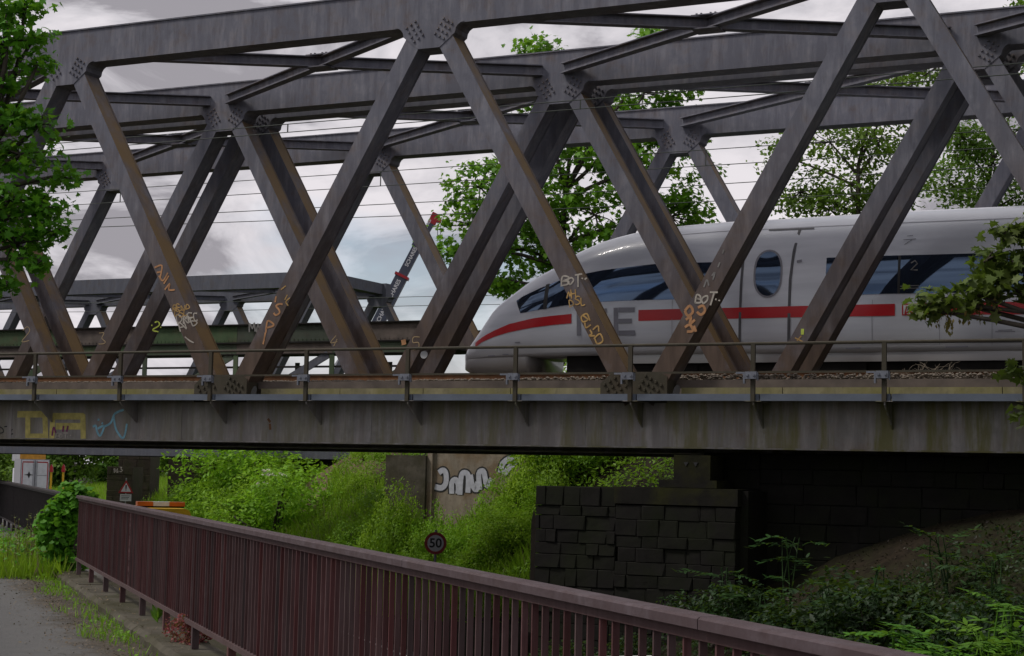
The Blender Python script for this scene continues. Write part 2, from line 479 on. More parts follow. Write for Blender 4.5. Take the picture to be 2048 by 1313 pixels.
def gusset_poly():
    r = .22; pts = []
    for i in range(5):
        a = math.pi / 2 * i / 4
        pts.append((-.64 - r + r * math.sin(a), ZC0 - ZB + .02 - r + r * math.cos(a) - (0 if i else 0)))
    left = [(-.64 - r, ZC0 - ZB + .02)] + pts[1:] + [(-.64, 9.55 - ZB), (-.27, ZG - ZB)]
    return left + [(-x, z) for x, z in reversed(left)]
def rivets(cx, cz, ang, nx_, nz_, sp, r, y):
    mb = MB()
    for i in range(nx_):
        for j in range(nz_):
            a, c_ = (i - (nx_ - 1) / 2) * sp, (j - (nz_ - 1) / 2) * sp
            x = cx + a * math.cos(ang) - c_ * math.sin(ang); z = cz + a * math.sin(ang) + c_ * math.cos(ang)
            ring = [(x + r * math.cos(k * math.pi / 3), y, z + r * math.sin(k * math.pi / 3)) for k in range(6)]
            ring2 = [(x + .7 * r * math.cos(k * math.pi / 3), y - r * .8, z + .7 * r * math.sin(k * math.pi / 3)) for k in range(6)]
            mb.add(ring + ring2, [(0, 1, 7, 6), (1, 2, 8, 7), (2, 3, 9, 8), (3, 4, 10, 9), (4, 5, 11, 10), (5, 0, 6, 11), (6, 7, 8, 9, 10, 11)])
    return mb

gus_me = MB().prism(gusset_poly(), -.014, TD + .014).mesh('gusset_plate', MT['steel'])
rv = rivets(-.36, 9.66 - ZB, -math.radians(58), 4, 3, .125, .036, -.015)
rv2 = rivets(.36, 9.66 - ZB, math.radians(58), 4, 3, .125, .036, -.015)
rv.add(rv2.v, rv2.f)
gus_rv = rv.mesh('bolts', MT['steel'])
# lower gusset, half sunk behind the walkway duct
lp = [(-.85, 1.50 - ZB), (.60, 1.50 - ZB), (.60, 2.03 - ZB), (.50, 2.09 - ZB), (-.62, 2.09 - ZB), (-.85, 1.90 - ZB)]
lgus_me = MB().prism(lp, -.016, TD + .016).mesh('gusset_plate', MT['rail_olive'])
rv = rivets(-.52, 1.86 - ZB, math.radians(30), 4, 3, .13, .04, -.017)
rv2 = rivets(.24, 1.84 - ZB, math.radians(-30), 4, 3, .13, .04, -.017)
rv.add(rv2.v, rv2.f)
lgus_rv = rv.mesh('bolts', MT['rail_olive'])

def box_member(p, q, w, d, y0):
    """box section whose two web plates stand a little proud of the flanges"""
    mb = MB()
    p, q = Vector((p[0], 0, p[1])), Vector((q[0], 0, q[1]))
    dd = (q - p).normalized(); nrm = Vector((-dd.z, 0, dd.x))
    def pl(a0, a1, ya, yb):
        vs_ = []
        for c in (p, q):
            for a, y in ((a0, ya), (a1, ya), (a1, yb), (a0, yb)):
                vs_.append(c + nrm * a + Vector((0, y, 0)))
        mb.add(vs_, [(0, 1, 2, 3), (7, 6, 5, 4), (0, 4, 5, 1), (1, 5, 6, 2), (2, 6, 7, 3), (3, 7, 4, 0)])
    h = w / 2
    pl(-h, h, y0, y0 + .03); pl(-h, h, y0 + d - .03, y0 + d)
    pl(h - .045, h - .015, y0 + .03, y0 + d - .03); pl(-h + .015, -h + .045, y0 + .03, y0 + d - .03)
    return mb
DIAG_W = .39
diag_r = box_member((.37, 9.47 - ZB), (4.93, 1.53 - ZB), DIAG_W, TD, 0).mesh('diagonal', MT['steel'])
diag_l = box_member((-.37, 9.47 - ZB), (-4.93, 1.53 - ZB), DIAG_W, TD, 0).mesh('diagonal', MT['steel'])
U0, U1 = (NN[0] - .5) * L, (NN[-1] + .5) * L

SK = (-.19, .19)
def truss_core(root):
    for pl in (0, 1):
        y = pl * WT; sk = SK[pl]
        mb = MB().box(U0, U1, y, y + TD, ZC0 - ZB, ZC1 - ZB)
        mb.box(U0, U1, y - .03, y + TD + .03, ZC1 - ZB + .001, ZC1 - ZB + .035)
        tcx = mb.build('top_chord', MT['steel'], root)
        for n in NN:
            g_ = put('gusset_plate', gus_me, root, (n * L + sk, y, 0)); tag(put('bolts', gus_rv, g_), kind='stuff')
            put('diagonal', diag_r, root, (n * L + sk, y, 0)); put('diagonal', diag_l, root, (n * L + sk, y, 0))
            if n < NN[-1]:
                g_ = put('gusset_plate', lgus_me, root, ((n + .5) * L + sk, y, 0)); tag(put('bolts', lgus_rv, g_), kind='stuff')
        mb = MB().box(U0, U1, y, y + TD, .03, ZW - ZB)
        mb.box(U0, U1, y - .09, y + TD + .09, 0, .03)
        mb.build('bottom_girder', MT['girder'], root)
    zb = 10.13 - ZB
    for n in NN[:-1]:
        MB().ibeam((n * L + .3, TD, zb), ((n + 1) * L - .3, WT, zb), .24, .27).build('bracing_beam', MT['steel'], root)
        MB().ibeam((n * L + .3, WT, zb + .004), ((n + 1) * L - .3, TD, zb + .004), .236, .262).build('bracing_beam', MT['steel'], root)
    cp = MB().box(-.32, .32, -.26, .26, -.012, .012)
    for i in (-.22, -.11, .11, .22):
        for j in (-.16, .16): cp.box(i - .02, i + .02, j - .02, j + .02, .012, .06)
    cpm = cp.mesh('splice_plate', MT['steel'])
    for n in NN[:-1]:
        put('splice_plate', cpm, root, ((n + .5) * L, (WT + TD) / 2, zb + .15)); put('splice_plate', cpm, root, ((n + .5) * L, (WT + TD) / 2, zb - .155))
    # deck trough, cross girders below, concrete edge and dark steel edge
    MB().box(U0, U1, TD + .10, WT - .10, 1.05 - ZB, 1.60 - ZB).build('deck_trough', MT['dark'], root)
    xg = MB().box(-.14, .14, TD + .005, WT - .005, .10, 1.04 - ZB).mesh('cross_girder', MT['dark'])
    for n in range(NN[0] * 4, NN[-1] * 4): put('cross_girder', xg, root, ((n + .5) * L / 4, 0, 0))
    segl = (L - 1.72) / 4
    seg = MB().box(.008, segl - .008, .26, TD + .36, 1.552 - ZB, 1.82 - ZB).mesh('concrete_edge', MT['concrete'])
    edg = MB().box(0, L - 1.50, .36, .52, 1.822 - ZB, 1.985 - ZB).mesh('ballast_edge', MT['brown'])
    for n in NN[:-1]:
        put('ballast_edge', edg, root, ((n + .5) * L + SK[0] + .66, 0, 0))
        for k in range(4): put('concrete_edge', seg, root, ((n + .5) * L + SK[0] + .80 + k * segl, 0, 0))
    MB().box(U0, U1, WT - .33, WT - .18, 1.822 - ZB, 2.00 - ZB).build('ballast_edge', MT['brown'], root)
    MB().box(U0, U1, TD + .38, WT - .38, 1.604 - ZB, 1.97 - ZB).build('ballast_bed', MT['ballast'], root)
    mid = (WT + TD) / 2
    for sgn in (-1, 1):
        yc = mid + sgn * .76
        r_ = MB()
        r_.box(U0, U1, yc - .075, yc + .075, 2.12 - ZB, 2.145 - ZB)
        r_.box(U0, U1, yc - .012, yc + .012, 2.146 - ZB, 2.245 - ZB)
        r_.box(U0, U1, yc - .037, yc + .037, 2.246 - ZB, 2.295 - ZB)
        r_.build('rail', MT['rust'], root)
    sl = MB().box(-.13, .13, mid - 1.3, mid + 1.3, 1.93 - ZB, 2.118 - ZB).mesh('sleeper', MT['kerb'])
    for n in range(int(U0 / .65), int(U1 / .65)): put('sleeper', sl, root, (n * .65, 0, 0))

bA = bridge_empty('truss_bridge', 'rust-brown steel truss bridge nearest the camera, with graffiti and a walkway railing', 0, VA)
truss_core(bA)
bB = copy_tree(bA)
bB.location = uv2w(UN + DU, VA + DV, ZB)
tag(bB, 'second steel truss bridge just behind the nearest one, carrying the white train', 'bridge')

# coarse ballast stones along the near edge of bridge A
st = MB()
ico = [(0, 0, 1), (.9, 0, .3), (.28, .85, .3), (-.72, .5, .3), (-.72, -.5, .3), (.28, -.85, .3), (0, 0, -.8)]
icf = [(0, 1, 2), (0, 2, 3), (0, 3, 4), (0, 4, 5), (0, 5, 1), (6, 2, 1), (6, 3, 2), (6, 4, 3), (6, 5, 4), (6, 1, 5)]
for i in range(9000):
    x = random.uniform(U0 + 8, U1 - 8); y = TD + .40 + abs(random.gauss(0, .5)); r = random.uniform(.025, .06)
    z = 2.0 - ZB + .10 * max(0, min(1, (x + 2) / 8)) * random.random() + .02
    a = random.random() * 6
    st.add([(x + r * (p[0] * math.cos(a) - p[1] * math.sin(a)), y + r * (p[0] * math.sin(a) + p[1] * math.cos(a)), z + r * p[2] * .8) for p in ico], icf)
tag(st.build('ballast_stones', MT['ballast'], bA), kind='stuff')

# walkway, duct, railing of bridge A (front side)
YR = -.62
MB().box(U0, U1, YR + .07, -.01, 1.585 - ZB, 1.625 - ZB).build('walkway_plate', MT['girder'], bA)
for n in range(NN[0] * 4, NN[-1] * 4):
    MB().box(n * L / 4 + .012, (n + 1) * L / 4 - .012, YR - .02, YR + .05, 1.515 - ZB, 1.648 - ZB).build('cable_duct', MT['duct'], bA)
MB().tube([(U0, YR - .03, 2.615 - ZB), (U1, YR - .03, 2.615 - ZB)], .032, 8).build('handrail', MT['rail_olive'], bA)
MB().box(U0, U1, YR - .045, YR - .02, 2.045 - ZB, 2.085 - ZB).build('mid_rail', MT['rail_olive'], bA)
postm = MB().box(-.042, .042, YR - .085, YR - .022, 1.50 - ZB, 2.60 - ZB).mesh('railing_post', MT['rail_olive'])
brk = MB()
brk.add([(-.015, YR - .02, 1.50 - ZB), (-.015, -.001, 1.50 - ZB), (-.015, -.001, 1.00 - ZB), (.015, YR - .02, 1.50 - ZB), (.015, -.001, 1.50 - ZB), (.015, -.001, 1.00 - ZB),
         (-.015, YR - .02, 1.44 - ZB), (.015, YR - .02, 1.44 - ZB)],
        [(0, 1, 2, 6), (3, 7, 5, 4), (0, 6, 7, 3), (6, 2, 5, 7), (0, 3, 4, 1)])
brk.box(-.16, .16, YR - .06, -.002, 1.502 - ZB, 1.512 - ZB)
brkm = brk.mesh('bracket', MT['girder'])
cl = MB().box(-.13, .10, YR - .16, YR - .088, 1.93 - ZB, 2.07 - ZB).box(-.17, -.135, YR - .15, YR - .09, 1.84 - ZB, 2.06 - ZB)
cl.box(-.32, -.171, YR - .13, YR - .10, 2.03 - ZB, 2.065 - ZB).box(.101, .125, YR - .14, YR - .09, 1.90 - ZB, 2.05 - ZB)
for i in (-.08, .05): cl.box(i - .02, i + .02, YR - .18, YR - .161, 1.985 - ZB, 2.02 - ZB)
clm = cl.mesh('clamp_box', MT['zinc'])
for n in range(NN[0] * 4 + 2, NN[-1] * 4 - 1):
    x = n * L / 4
    put('railing_post', postm, bA, (x - .12, 0, 0)); put('bracket', brkm, bA, (x - .12, 0, 0)); put('clamp_box', clm, bA, (x - .12, 0, 0))
# hand holes at the foot of the diagonals beside the lower gussets
hh = [(.075 * math.cos(k * math.pi / 6) + .03 * math.sin(k * math.pi / 6), .15 * math.sin(k * math.pi / 6)) for k in range(12)]
hm = MB().prism(hh, -.006, -.002).mesh('hand_hole', MT['black'])
for n in NN[:-1]:
    put('hand_hole', hm, bA, ((n + .5) * L + .61, -.012, 1.72 - ZB))
spl = MB().box(-.07, .07, -.010, -.001, .035, 1.50 - ZB).mesh('splice_strip', MT['girder'])
for n in range(NN[0] * 2, NN[-1] * 2): put('splice_strip', spl, bA, ((n + .5) * L / 2 + 1.1, 0, 0))
# small round white marker plate on the railing
u_, z_ = on_v(843, 709, VA - .71)
mk = MB().prism([(.085 * math.cos(k * math.pi / 8), .085 * math.sin(k * math.pi / 8)) for k in range(16)], -.008, .008)
mk.build('marker_disc', plain('white_plate', (.38, .38, .39), .5), bA, loc=(u_ - UN, -.60, z_ - ZB))

# ---- graffiti strokes, sprayed flat on the steel
def spray(name, c): return plain(name, c, .7, 0, .3, 7)
SPR = dict(orange=spray('orange_spray', (.36, .18, .08)), ochre=spray('ochre_spray', (.34, .21, .07)), white=spray('white_spray', (.34, .31, .27)),
           yellow=spray('yellow_spray', (.42, .36, .11)), cyan=spray('cyan_spray', (.20, .42, .52)), magenta=spray('magenta_spray', (.16, .025, .09)),
           lime=spray('lime_spray', (.45, .55, .08)), beige=spray('beige_chalk', (.30, .22, .12)), dark=spray('dark_spray', (.02, .02, .02)),
           grey=spray('grey_spray', (.16, .155, .15)))
GL = {'B': [[(0, 0), (0, 1), (.6, .9), (.55, .6), (0, .52), (.65, .4), (.65, .1), (0, 0)]], 'O': [[(.3, 0), (0, .3), (0, .7), (.3, 1), (.6, .7), (.6, .3), (.3, 0)]],
      'T': [[(0, 1), (.8, 1.05)], [(.42, 1), (.38, -.3)]], '.': [[(.1, .5), (.22, .55)]], 'M': [[(0, 0), (.1, 1), (.35, .4), (.6, 1), (.7, 0)]],
      'H': [[(0, 0), (.05, 1)], [(.55, 0), (.6, 1)], [(0, .5), (.6, .55)]], 'D': [[(0, 0), (0, 1), (.5, .8), (.55, .3), (0, 0)]],
      'S': [[(.6, .9), (.3, 1), (.05, .75), (.5, .45), (.55, .15), (.25, 0), (0, .15)]], 'L': [[(.05, 1), (0, 0), (.5, .05)]], 'I': [[(.2, 0), (.25, 1)]],
      'P': [[(0, 0), (0, 1), (.55, .9), (.55, .55), (0, .45)]], 'R': [[(0, 0), (0, 1), (.55, .9), (.5, .55), (0, .5), (.6, 0)]], 'E': [[(.55, 1), (0, 1), (0, 0), (.55, 0)], [(0, .5), (.45, .5)]],
      'N': [[(0, 0), (0, 1), (.55, 0), (.6, 1)]], 'C': [[(.6, .9), (.3, 1), (0, .6), (.1, .1), (.55, .05)]], 'A': [[(0, 0), (.3, 1), (.6, 0)], [(.12, .4), (.5, .4)]],
      '2': [[(0, .8), (.3, 1), (.55, .75), (0, 0), (.6, .05)]], '3': [[(.05, .95), (.5, .95), (.25, .55), (.55, .3), (.3, 0), (0, .1)]], '4': [[(.4, 1), (0, .4), (.65, .4)], [(.5, .7), (.4, 0)]],
      '5': [[(.6, 1), (.1, 1), (.05, .55), (.45, .55), (.5, .15), (.05, 0)]], '6': [[(.5, 1), (.05, .5), (.1, 0), (.5, .1), (.45, .45), (.05, .4)]], '7': [[(0, 1), (.6, 1), (.2, 0)], [(.05, .5), (.5, .5)]], '/': [[(0, -.1), (.6, 1.1)]], 'V': [[(0, 1), (.3, 0), (.6, 1)]],
      'K': [[(0, 0), (0, 1)], [(.6, 1), (0, .45), (.6, 0)]], 'W': [[(0, 1), (.15, 0), (.35, .6), (.55, 0), (.7, 1)]], 'G': [[(.6, .9), (.3, 1), (0, .6), (.1, .1), (.55, .05), (.6, .45), (.35, .45)]]}
def smooth_poly(pts, k=4):
    if len(pts) < 3: return pts
    o = []
    P = [pts[0]] + list(pts) + [pts[-1]]
    for i in range(1, len(P) - 2):
        for j in range(k):
            t_ = j / k; a, b_, c_, d = P[i - 1], P[i], P[i + 1], P[i + 2]
            o.append(tuple(.5 * (2 * b_[q] + (c_[q] - a[q]) * t_ + (2 * a[q] - 5 * b_[q] + 4 * c_[q] - d[q]) * t_ ** 2 + (3 * b_[q] - a[q] - 3 * c_[q] + d[q]) * t_ ** 3) for q in (0, 1)))
    o.append(pts[-1]); return o
def word(s, px, py, h, ang=0, wx=1.0):
    st_ = []; x = 0; ca, sa = math.cos(math.radians(ang)), math.sin(math.radians(ang))
    r_ = random.Random(int(px * 7 + py))
    for ch in s:
        if ch == ' ': x += .5; continue
        sc_, sl, dy = r_.uniform(.82, 1.25), r_.uniform(-.1, .32), r_.uniform(-.16, .12)
        for pl in GL[ch]:
            pl2 = [(a * sc_ + b_ * sl + r_.uniform(-.07, .07), b_ * sc_ + dy + r_.uniform(-.07, .07)) for a, b_ in pl]
            st_.append([(px + ((x + a) * wx * ca + b_ * sa) * h, py - (b_ * ca - (x + a) * wx * sa) * h) for a, b_ in pl2])
        x += (.80 if ch != '.' else .35) * r_.uniform(.85, 1.1)
    return st_
def graffiti(strokes, width, v, mat, parent=bA, org=None, lift=.007, name='graffiti_tag', curve=True):
    mb = MB()
    org = org or (UN, VA, ZB)
    for k_, s in enumerate(strokes):
        pts = [on_v(x, y, v) for x, y in (smooth_poly(s) if curve else s)]
        pts = [(u - org[0], z - org[2]) for u, z in pts]
        wd = width * 1.2 * v / CP / F_PX
        mb.ribbon(pts, wd, lambda a, c_, k_=k_: (a, v - org[1] - lift - .0004 * k_, c_))
    return tag(mb.build(name, mat, parent), kind='stuff')
graffiti(word('BOT..', 1124, 574, 17, -8), 2.6, VA, SPR['white'])
graffiti(word('MH', 1134, 598, 14, -6) + word('DSL', 1139, 613, 14, -4), 2.0, VA, SPR['ochre'])
graffiti([[(1167, 632), (1176, 640), (1166, 644), (1163, 634), (1174, 628), (1180, 642)], [(1170, 646), (1172, 656), (1182, 650)], [(1180, 660), (1184, 668), (1178, 672), (1190, 672)], [(1186, 660), (1196, 652), (1198, 664)], [(1188, 678), (1200, 668), (1206, 682), (1195, 688), (1190, 678)]], 2.6, VA, SPR['ochre'])
graffiti(word('BOT..', 1390, 604, 17, 4), 2.8, VA, SPR['white'])
graffiti([[(1370, 622), (1380, 612), (1386, 624), (1376, 632), (1370, 622)], [(1396, 616), (1406, 612), (1410, 622), (1402, 630), (1394, 624)], [(1372, 640), (1382, 634), (1380, 648), (1390, 640)], [(1370, 655), (1380, 650), (1386, 662), (1374, 664)], [(1388, 652), (1392, 664)]], 4.2, VA, SPR['orange'])
graffiti([[(1424, 552), (1430, 545), (1426, 560)], [(1436, 535), (1440, 525)], [(1408, 575), (1414, 560), (1418, 572)], [(1445, 508), (1448, 500)]], 2.4, VA, SPR['grey'])
graffiti(word('S', 545, 632, 22, 3) + word('P', 533, 665, 22, 3) + word('I', 523, 690, 20, 3) + word('I', 549, 605, 14, 3), 3.4, VA, SPR['orange'])
graffiti([[(570, 600), (575, 590)], [(562, 580), (572, 572)], [(577, 612), (572, 604), (580, 596)]], 2.2, VA, SPR['ochre'])
graffiti(word('7', 316, 556, 20, -10) + [[(318, 552), (326, 562), (336, 546)], [(328, 568), (338, 552)], [(330, 580), (340, 568), (338, 580), (350, 580)]], 3.2, VA, SPR['orange'])
graffiti(word('REND', 346, 622, 12, -4) + word('DSL', 350, 634, 12, -4), 1.9, VA, SPR['ochre'])
graffiti(word('DMEC', 356, 650, 15, -14) + word('AMS', 362, 664, 18, -22) + [[(370, 674), (380, 682), (388, 686)]], 2.4, VA, SPR['white'])
graffiti(word('3', 198, 690, 26), 1.6, VA + WT, SPR['beige']); graffiti(word('2', 44, 684, 22), 1.6, VA + WT, SPR['beige'])
graffiti(word('4', 660, 692, 24), 1.6, VA + WT, SPR['beige']); graffiti(word('5', 826, 700, 26), 1.6, VA + WT, SPR['beige'])
graffiti([[(1594, 682), (1603, 672)], [(1590, 676), (1606, 684)]], 1.8, VA + WT, SPR['ochre'])
graffiti([[(1602, 664), (1608, 664)]], 9, VA + WT, SPR['lime'], curve=False)
graffiti(word('2', 306, 661, 16, 20) + [[(303, 651), (305, 651)], [(321, 655), (323, 655)]], 2.6, VA + DV, SPR['lime'], bB, (UN + DU, VA + DV, ZB))
# on the web of the near girder
graffiti([[(35, 829), (92, 829)], [(56, 828), (56, 879)], [(90, 829), (92, 879)], [(52, 874), (95, 874)], [(104, 879), (106, 833)], [(101, 833), (168, 833)], [(166, 829), (167, 878)], [(112, 853), (166, 853)]], 12.5, VA, SPR['yellow'], curve=False)
graffiti([[(105, 872), (108, 855), (112, 866)], [(126, 864), (128, 852)], [(134, 864), (137, 852)]], 4, VA, SPR['magenta'], lift=.013)
graffiti(word('BOT..', 112, 877, 9, 0, 1.15), 2.4, VA, SPR['white'], lift=.018)
graffiti([[(186, 854), (192, 852), (194, 862), (200, 872), (206, 862), (208, 852), (196, 858)], [(208, 854), (222, 846), (230, 828), (248, 820)], [(228, 834), (232, 858), (244, 876), (250, 870), (254, 848)], [(198, 838), (197, 842)], [(204, 846), (206, 848)]], 4.2, VA, SPR['cyan'])
graffiti(word('DTL', 0, 868, 13), 2.4, VA, SPR['dark'])
# rust blotches on the girder web
graffiti([[(536, 838), (541, 845)], [(540, 848), (541, 860)]], 4.5, VA, MT['rust'])

# ------------------------------------------------------------------ white high-speed train on bridge B
VT, HW = 42.66, 1.47
VS = VT - HW
MT['white'] = None
m, t, b = nmat('white_train_paint')
p, g = wpos(t, (.35, .35, 3.0)); a1 = noise(t, p, 1.6, 6); 
c = mixc(t, ramp(t, a1, .35, .7), (0.48, 0.50, 0.56), (0.56, 0.58, 0.64))
sep = t.nodes.new('ShaderNodeSeparateXYZ'); p2, _ = wpos(t); t.links.new(p2, sep.inputs[0])
mr = t.nodes.new('ShaderNodeMapRange'); mr.inputs['From Min'].default_value = 3.75; mr.inputs['From Max'].default_value = 2.9
t.links.new(sep.outputs[2], mr.inputs['Value'])
c = mixc(t, mathn(t, 'MULTIPLY', mr.outputs[0], .8), c, (0.13, 0.105, 0.075))       # road dirt along the skirt
t.links.new(c, b.inputs['Base Color']); b.inputs['Roughness'].default_value = .28
b.inputs['Coat Weight'].default_value = .3
MT['white'] = m
MT['red'] = plain('red_stripe', (0.42, 0.006, 0.012), .35, 0, .05)
MT['lettergrey'] = plain('grey_lettering', (0.19, 0.19, 0.225), .4, 0, .05)
MT['seam'] = plain('dark_seam', (0.075, 0.075, 0.085), .5, 0, .05)
m, t, b = nmat('train_glass')
b.inputs['Base Color'].default_value = (0.012, 0.016, 0.026, 1); b.inputs['Roughness'].default_value = .04
b.inputs['Specular IOR Level'].default_value = .5; b.inputs['IOR'].default_value = 2.1; b.inputs['Specular Tint'].default_value = (.45, .66, 1.0, 1)
MT['glass'] = m

prof_px = [(915, 706), (922, 698), (939, 680), (963, 650), (986, 618), (999, 605), (1031, 582), (1056, 564), (1082, 548), (1117, 530), (1162, 501), (1205, 482), (1234, 473), (1269, 464), (1356, 450), (1463, 441), (1529, 438)]
prof = [on_v(x, y, VT - .55) for x, y in prof_px]
TU = prof[0][0]; ZTOP = prof[-1][1] + .06; Z0 = 3.18
pu = np.array([p[0] for p in prof]); pz = np.array([p[1] for p in prof])
pz = np.maximum.accumulate(pz)
def ztop(u):
    if u >= pu[-1] + 4: return ZTOP
    if u > pu[-1]: return pz[-1] + (ZTOP - pz[-1]) * (u - pu[-1]) / 4
    return float(np.interp(u, pu, pz))
def halfw(u):
    t_ = min(1, max(0, (u - TU + .02) / 5.2)); return HW * (1 - (1 - t_) ** 2.3) ** .62
def yprof(zn):
    if zn < .3: return 1 - .07 * ((.3 - zn) / .3) ** 2
    s = min(1, max(0, (zn - .3) / .7)) ** (1 / .9)
    return math.sqrt(max(0, 1 - s * s)) ** .58
def side(u, z):
    zt = ztop(u); return halfw(u) * yprof(max(0, min(1, (z - Z0) / max(.05, zt - Z0))))
train = thing('passenger_train', 'white high-speed train with red stripe, its rounded nose pointing left on the bridge', 'train',
              uv2w(TU, VT, 2.295), -PHI)
ZT0 = 2.295
ULEN = on_v(2048, 500, VS)[0] - TU + 9
us = sorted(set(list(np.linspace(0, 6, 40)) + list(np.linspace(6, 14, 24)) + list(np.linspace(14, ULEN, 14))))
zns = [0, .04, .1, .18, .26, .34, .44, .54, .62, .69, .75, .80, .85, .89, .925, .95, .97, .985, .995, 1.0]
vs_, fs = [], []
for u in us:
    zt = ztop(u + TU); wv = halfw(u + TU)
    ring = [(u, -wv * yprof(zn), Z0 + zn * (zt - Z0) - ZT0) for zn in zns] + [(u, wv * yprof(zn), Z0 + zn * (zt - Z0) - ZT0) for zn in reversed(zns[:-1])]
    vs_ += ring
nr = len(zns) * 2 - 1
for i in range(len(us) - 1):
    for k in range(nr - 1): fs.append((i * nr + k, i * nr + k + 1, (i + 1) * nr + k + 1, (i + 1) * nr + k))
    fs.append((i * nr + nr - 1, i * nr, (i + 1) * nr, (i + 1) * nr + nr - 1))
fs.append(tuple(range(nr - 1, -1, -1))); fs.append(tuple((len(us) - 1) * nr + k for k in range(nr)))
MB().add(vs_, fs).build('body', MT['white'], train, True)
# lower nose fairing
un1 = on_v(1046, 730, VS)[0] - TU
vs_, fs = [], []
for u in np.linspace(.0, un1, 22):
    wv = halfw(u + TU) * .93
    lift_ = 2.56 - ZT0 + .35 * max(0, 1 - u / 1.6) ** 2
    vs_ += [(u, -wv * .995, Z0 - ZT0 + .02), (u, -wv * .985, Z0 - ZT0 - .2), (u, -wv * .80, lift_), (u, wv * .80, lift_), (u, wv * .985, Z0 - ZT0 - .2), (u, wv * .995, Z0 - ZT0 + .02)]
for i in range(21):
    for k in range(5): fs.append((i * 6 + k, (i + 1) * 6 + k, (i + 1) * 6 + k + 1, i * 6 + k + 1))
fs.append((0, 1, 2, 3, 4, 5)); fs.append(tuple(21 * 6 + k for k in range(5, -1, -1)))
MB().add(vs_, fs).build('nose_fairing', MT['white'], train, True)

def patch(name, cols, mat, lift=.012, parent=train, nz=5, sub=6):
    """cols: (px, y_top, y_bottom) on the near flank"""
    cu_ = [(on_v(x, (a + b_) / 2, VS)[0], on_v(x, a, VS)[1], on_v(x, b_, VS)[1]) for x, a, b_ in cols]
    vs_, fs = [], []
    P = []
    for i in range(len(cu_) - 1):
        for j in range(sub):
            t_ = j / sub; P.append(tuple(cu_[i][q] * (1 - t_) + cu_[i + 1][q] * t_ for q in range(3)))
    P.append(cu_[-1])
    for u, zt_, zb_ in P:
        for k in range(nz + 1):
            z = zb_ + (zt_ - zb_) * k / nz
            vs_.append((u - TU, -side(u, z) - lift, z - ZT0))
    for i in range(len(P) - 1):
        for k in range(nz):
            a = i * (nz + 1) + k; fs.append((a, a + nz + 1, a + nz + 2, a + 1))
    o = MB().add(vs_, fs).build(name, mat, parent, True)
    return o
patch('cab_window', [(1019, 598, 600), (1032, 590, 625), (1070, 574, 619), (1110, 560, 613), (1150, 550, 608)], MT['glass'])
patch('side_window', [(1158, 548, 608), (1200, 540, 604), (1240, 535, 602), (1300, 528, 600), (1360, 525, 599), (1424, 524, 598)], MT['glass'])
patch('side_window', [(1651, 515, 592), (1768, 511, 588), (1961, 506, 585), (2080, 503, 583)], MT['glass'])
patch('window_pillar', [(1082, 567, 618), (1090, 565, 617)], MT['black'], .016)
patch('window_pillar', [(1795, 511, 587), (1800, 511, 587)], MT['black'], .016)
patch('red_stripe', [(922, 681, 691), (940, 671, 681), (972, 658, 671), (1006, 646.5, 663), (1060, 636, 654.5), (1100, 631.5, 650), (1142, 628, 647)], MT['red'])
patch('red_stripe', [(1277, 620.5, 642.5), (1350, 618.5, 640.5), (1463, 616, 638), (1600, 612.5, 635), (1790, 608, 632)], MT['red'])
patch('red_stripe', [(1848, 607, 630.5), (2090, 603, 629)], MT['red'])
patch('logo_plate', [(1804, 608, 631.5), (1836, 607.3, 631)], MT['red'])
patch('logo_plate', [(1807, 610.5, 629), (1833, 610, 628.5)], plain('logo_white', (.62, .60, .62), .4), .016)
def side_strokes(strokes, wpx, mat, name, lift=.02):
    mb = MB()
    for k_, s in enumerate(strokes):
        pts = [on_v(x, y, VS) for x, y in s]
        mb.ribbon(pts, wpx * VS / CP / F_PX, lambda a, c_, k_=k_: (a - TU, -side(a, c_) - lift - .0005 * k_, c_ - ZT0))
    return mb.build(name, mat, train)
side_strokes(word('DB', 1810, 627, 14.5), 2.4, MT['red'], 'logo_lettering', .021)
# ICE lettering
side_strokes([[(1157, 617), (1157, 671.5)], [(1214, 622), (1180, 622), (1180, 667), (1214, 667)], [(1176, 617), (1176, 671)], [(1232, 616), (1232, 671)], [(1230, 620.5), (1268, 620)], [(1230, 643), (1262, 642.5)], [(1230, 666.5), (1268, 666)]][0:2] +
             [[(1232, 616), (1232, 671)], [(1237, 620.5), (1270, 620)], [(1237, 643), (1264, 642.5)], [(1237, 666.5), (1270, 666)]], 9.5, MT['lettergrey'], 'lettering')
side_strokes([[(1821, 526), (1829, 521), (1834, 527), (1821, 540), (1835, 540)]], 2.5, SPR['grey'], 'class_number')
side_strokes([[(1800, 573), (1838, 571.5)], [(1800, 578), (1838, 576.5)]], 1.6, SPR['grey'], 'window_lettering')
side_strokes([[(1803, 478), (1828, 476)], [(1810, 470), (1822, 469)], [(1806, 488), (1820, 478)]], 1.2, MT['lettergrey'], 'small_print')
side_strokes([[(1990, 664), (2030, 663)], [(1996, 661), (2024, 660)]], 1.2, MT['lettergrey'], 'small_print')
side_strokes([[(1592, 523), (1602, 521)]], 5, MT['lettergrey'], 'door_button')
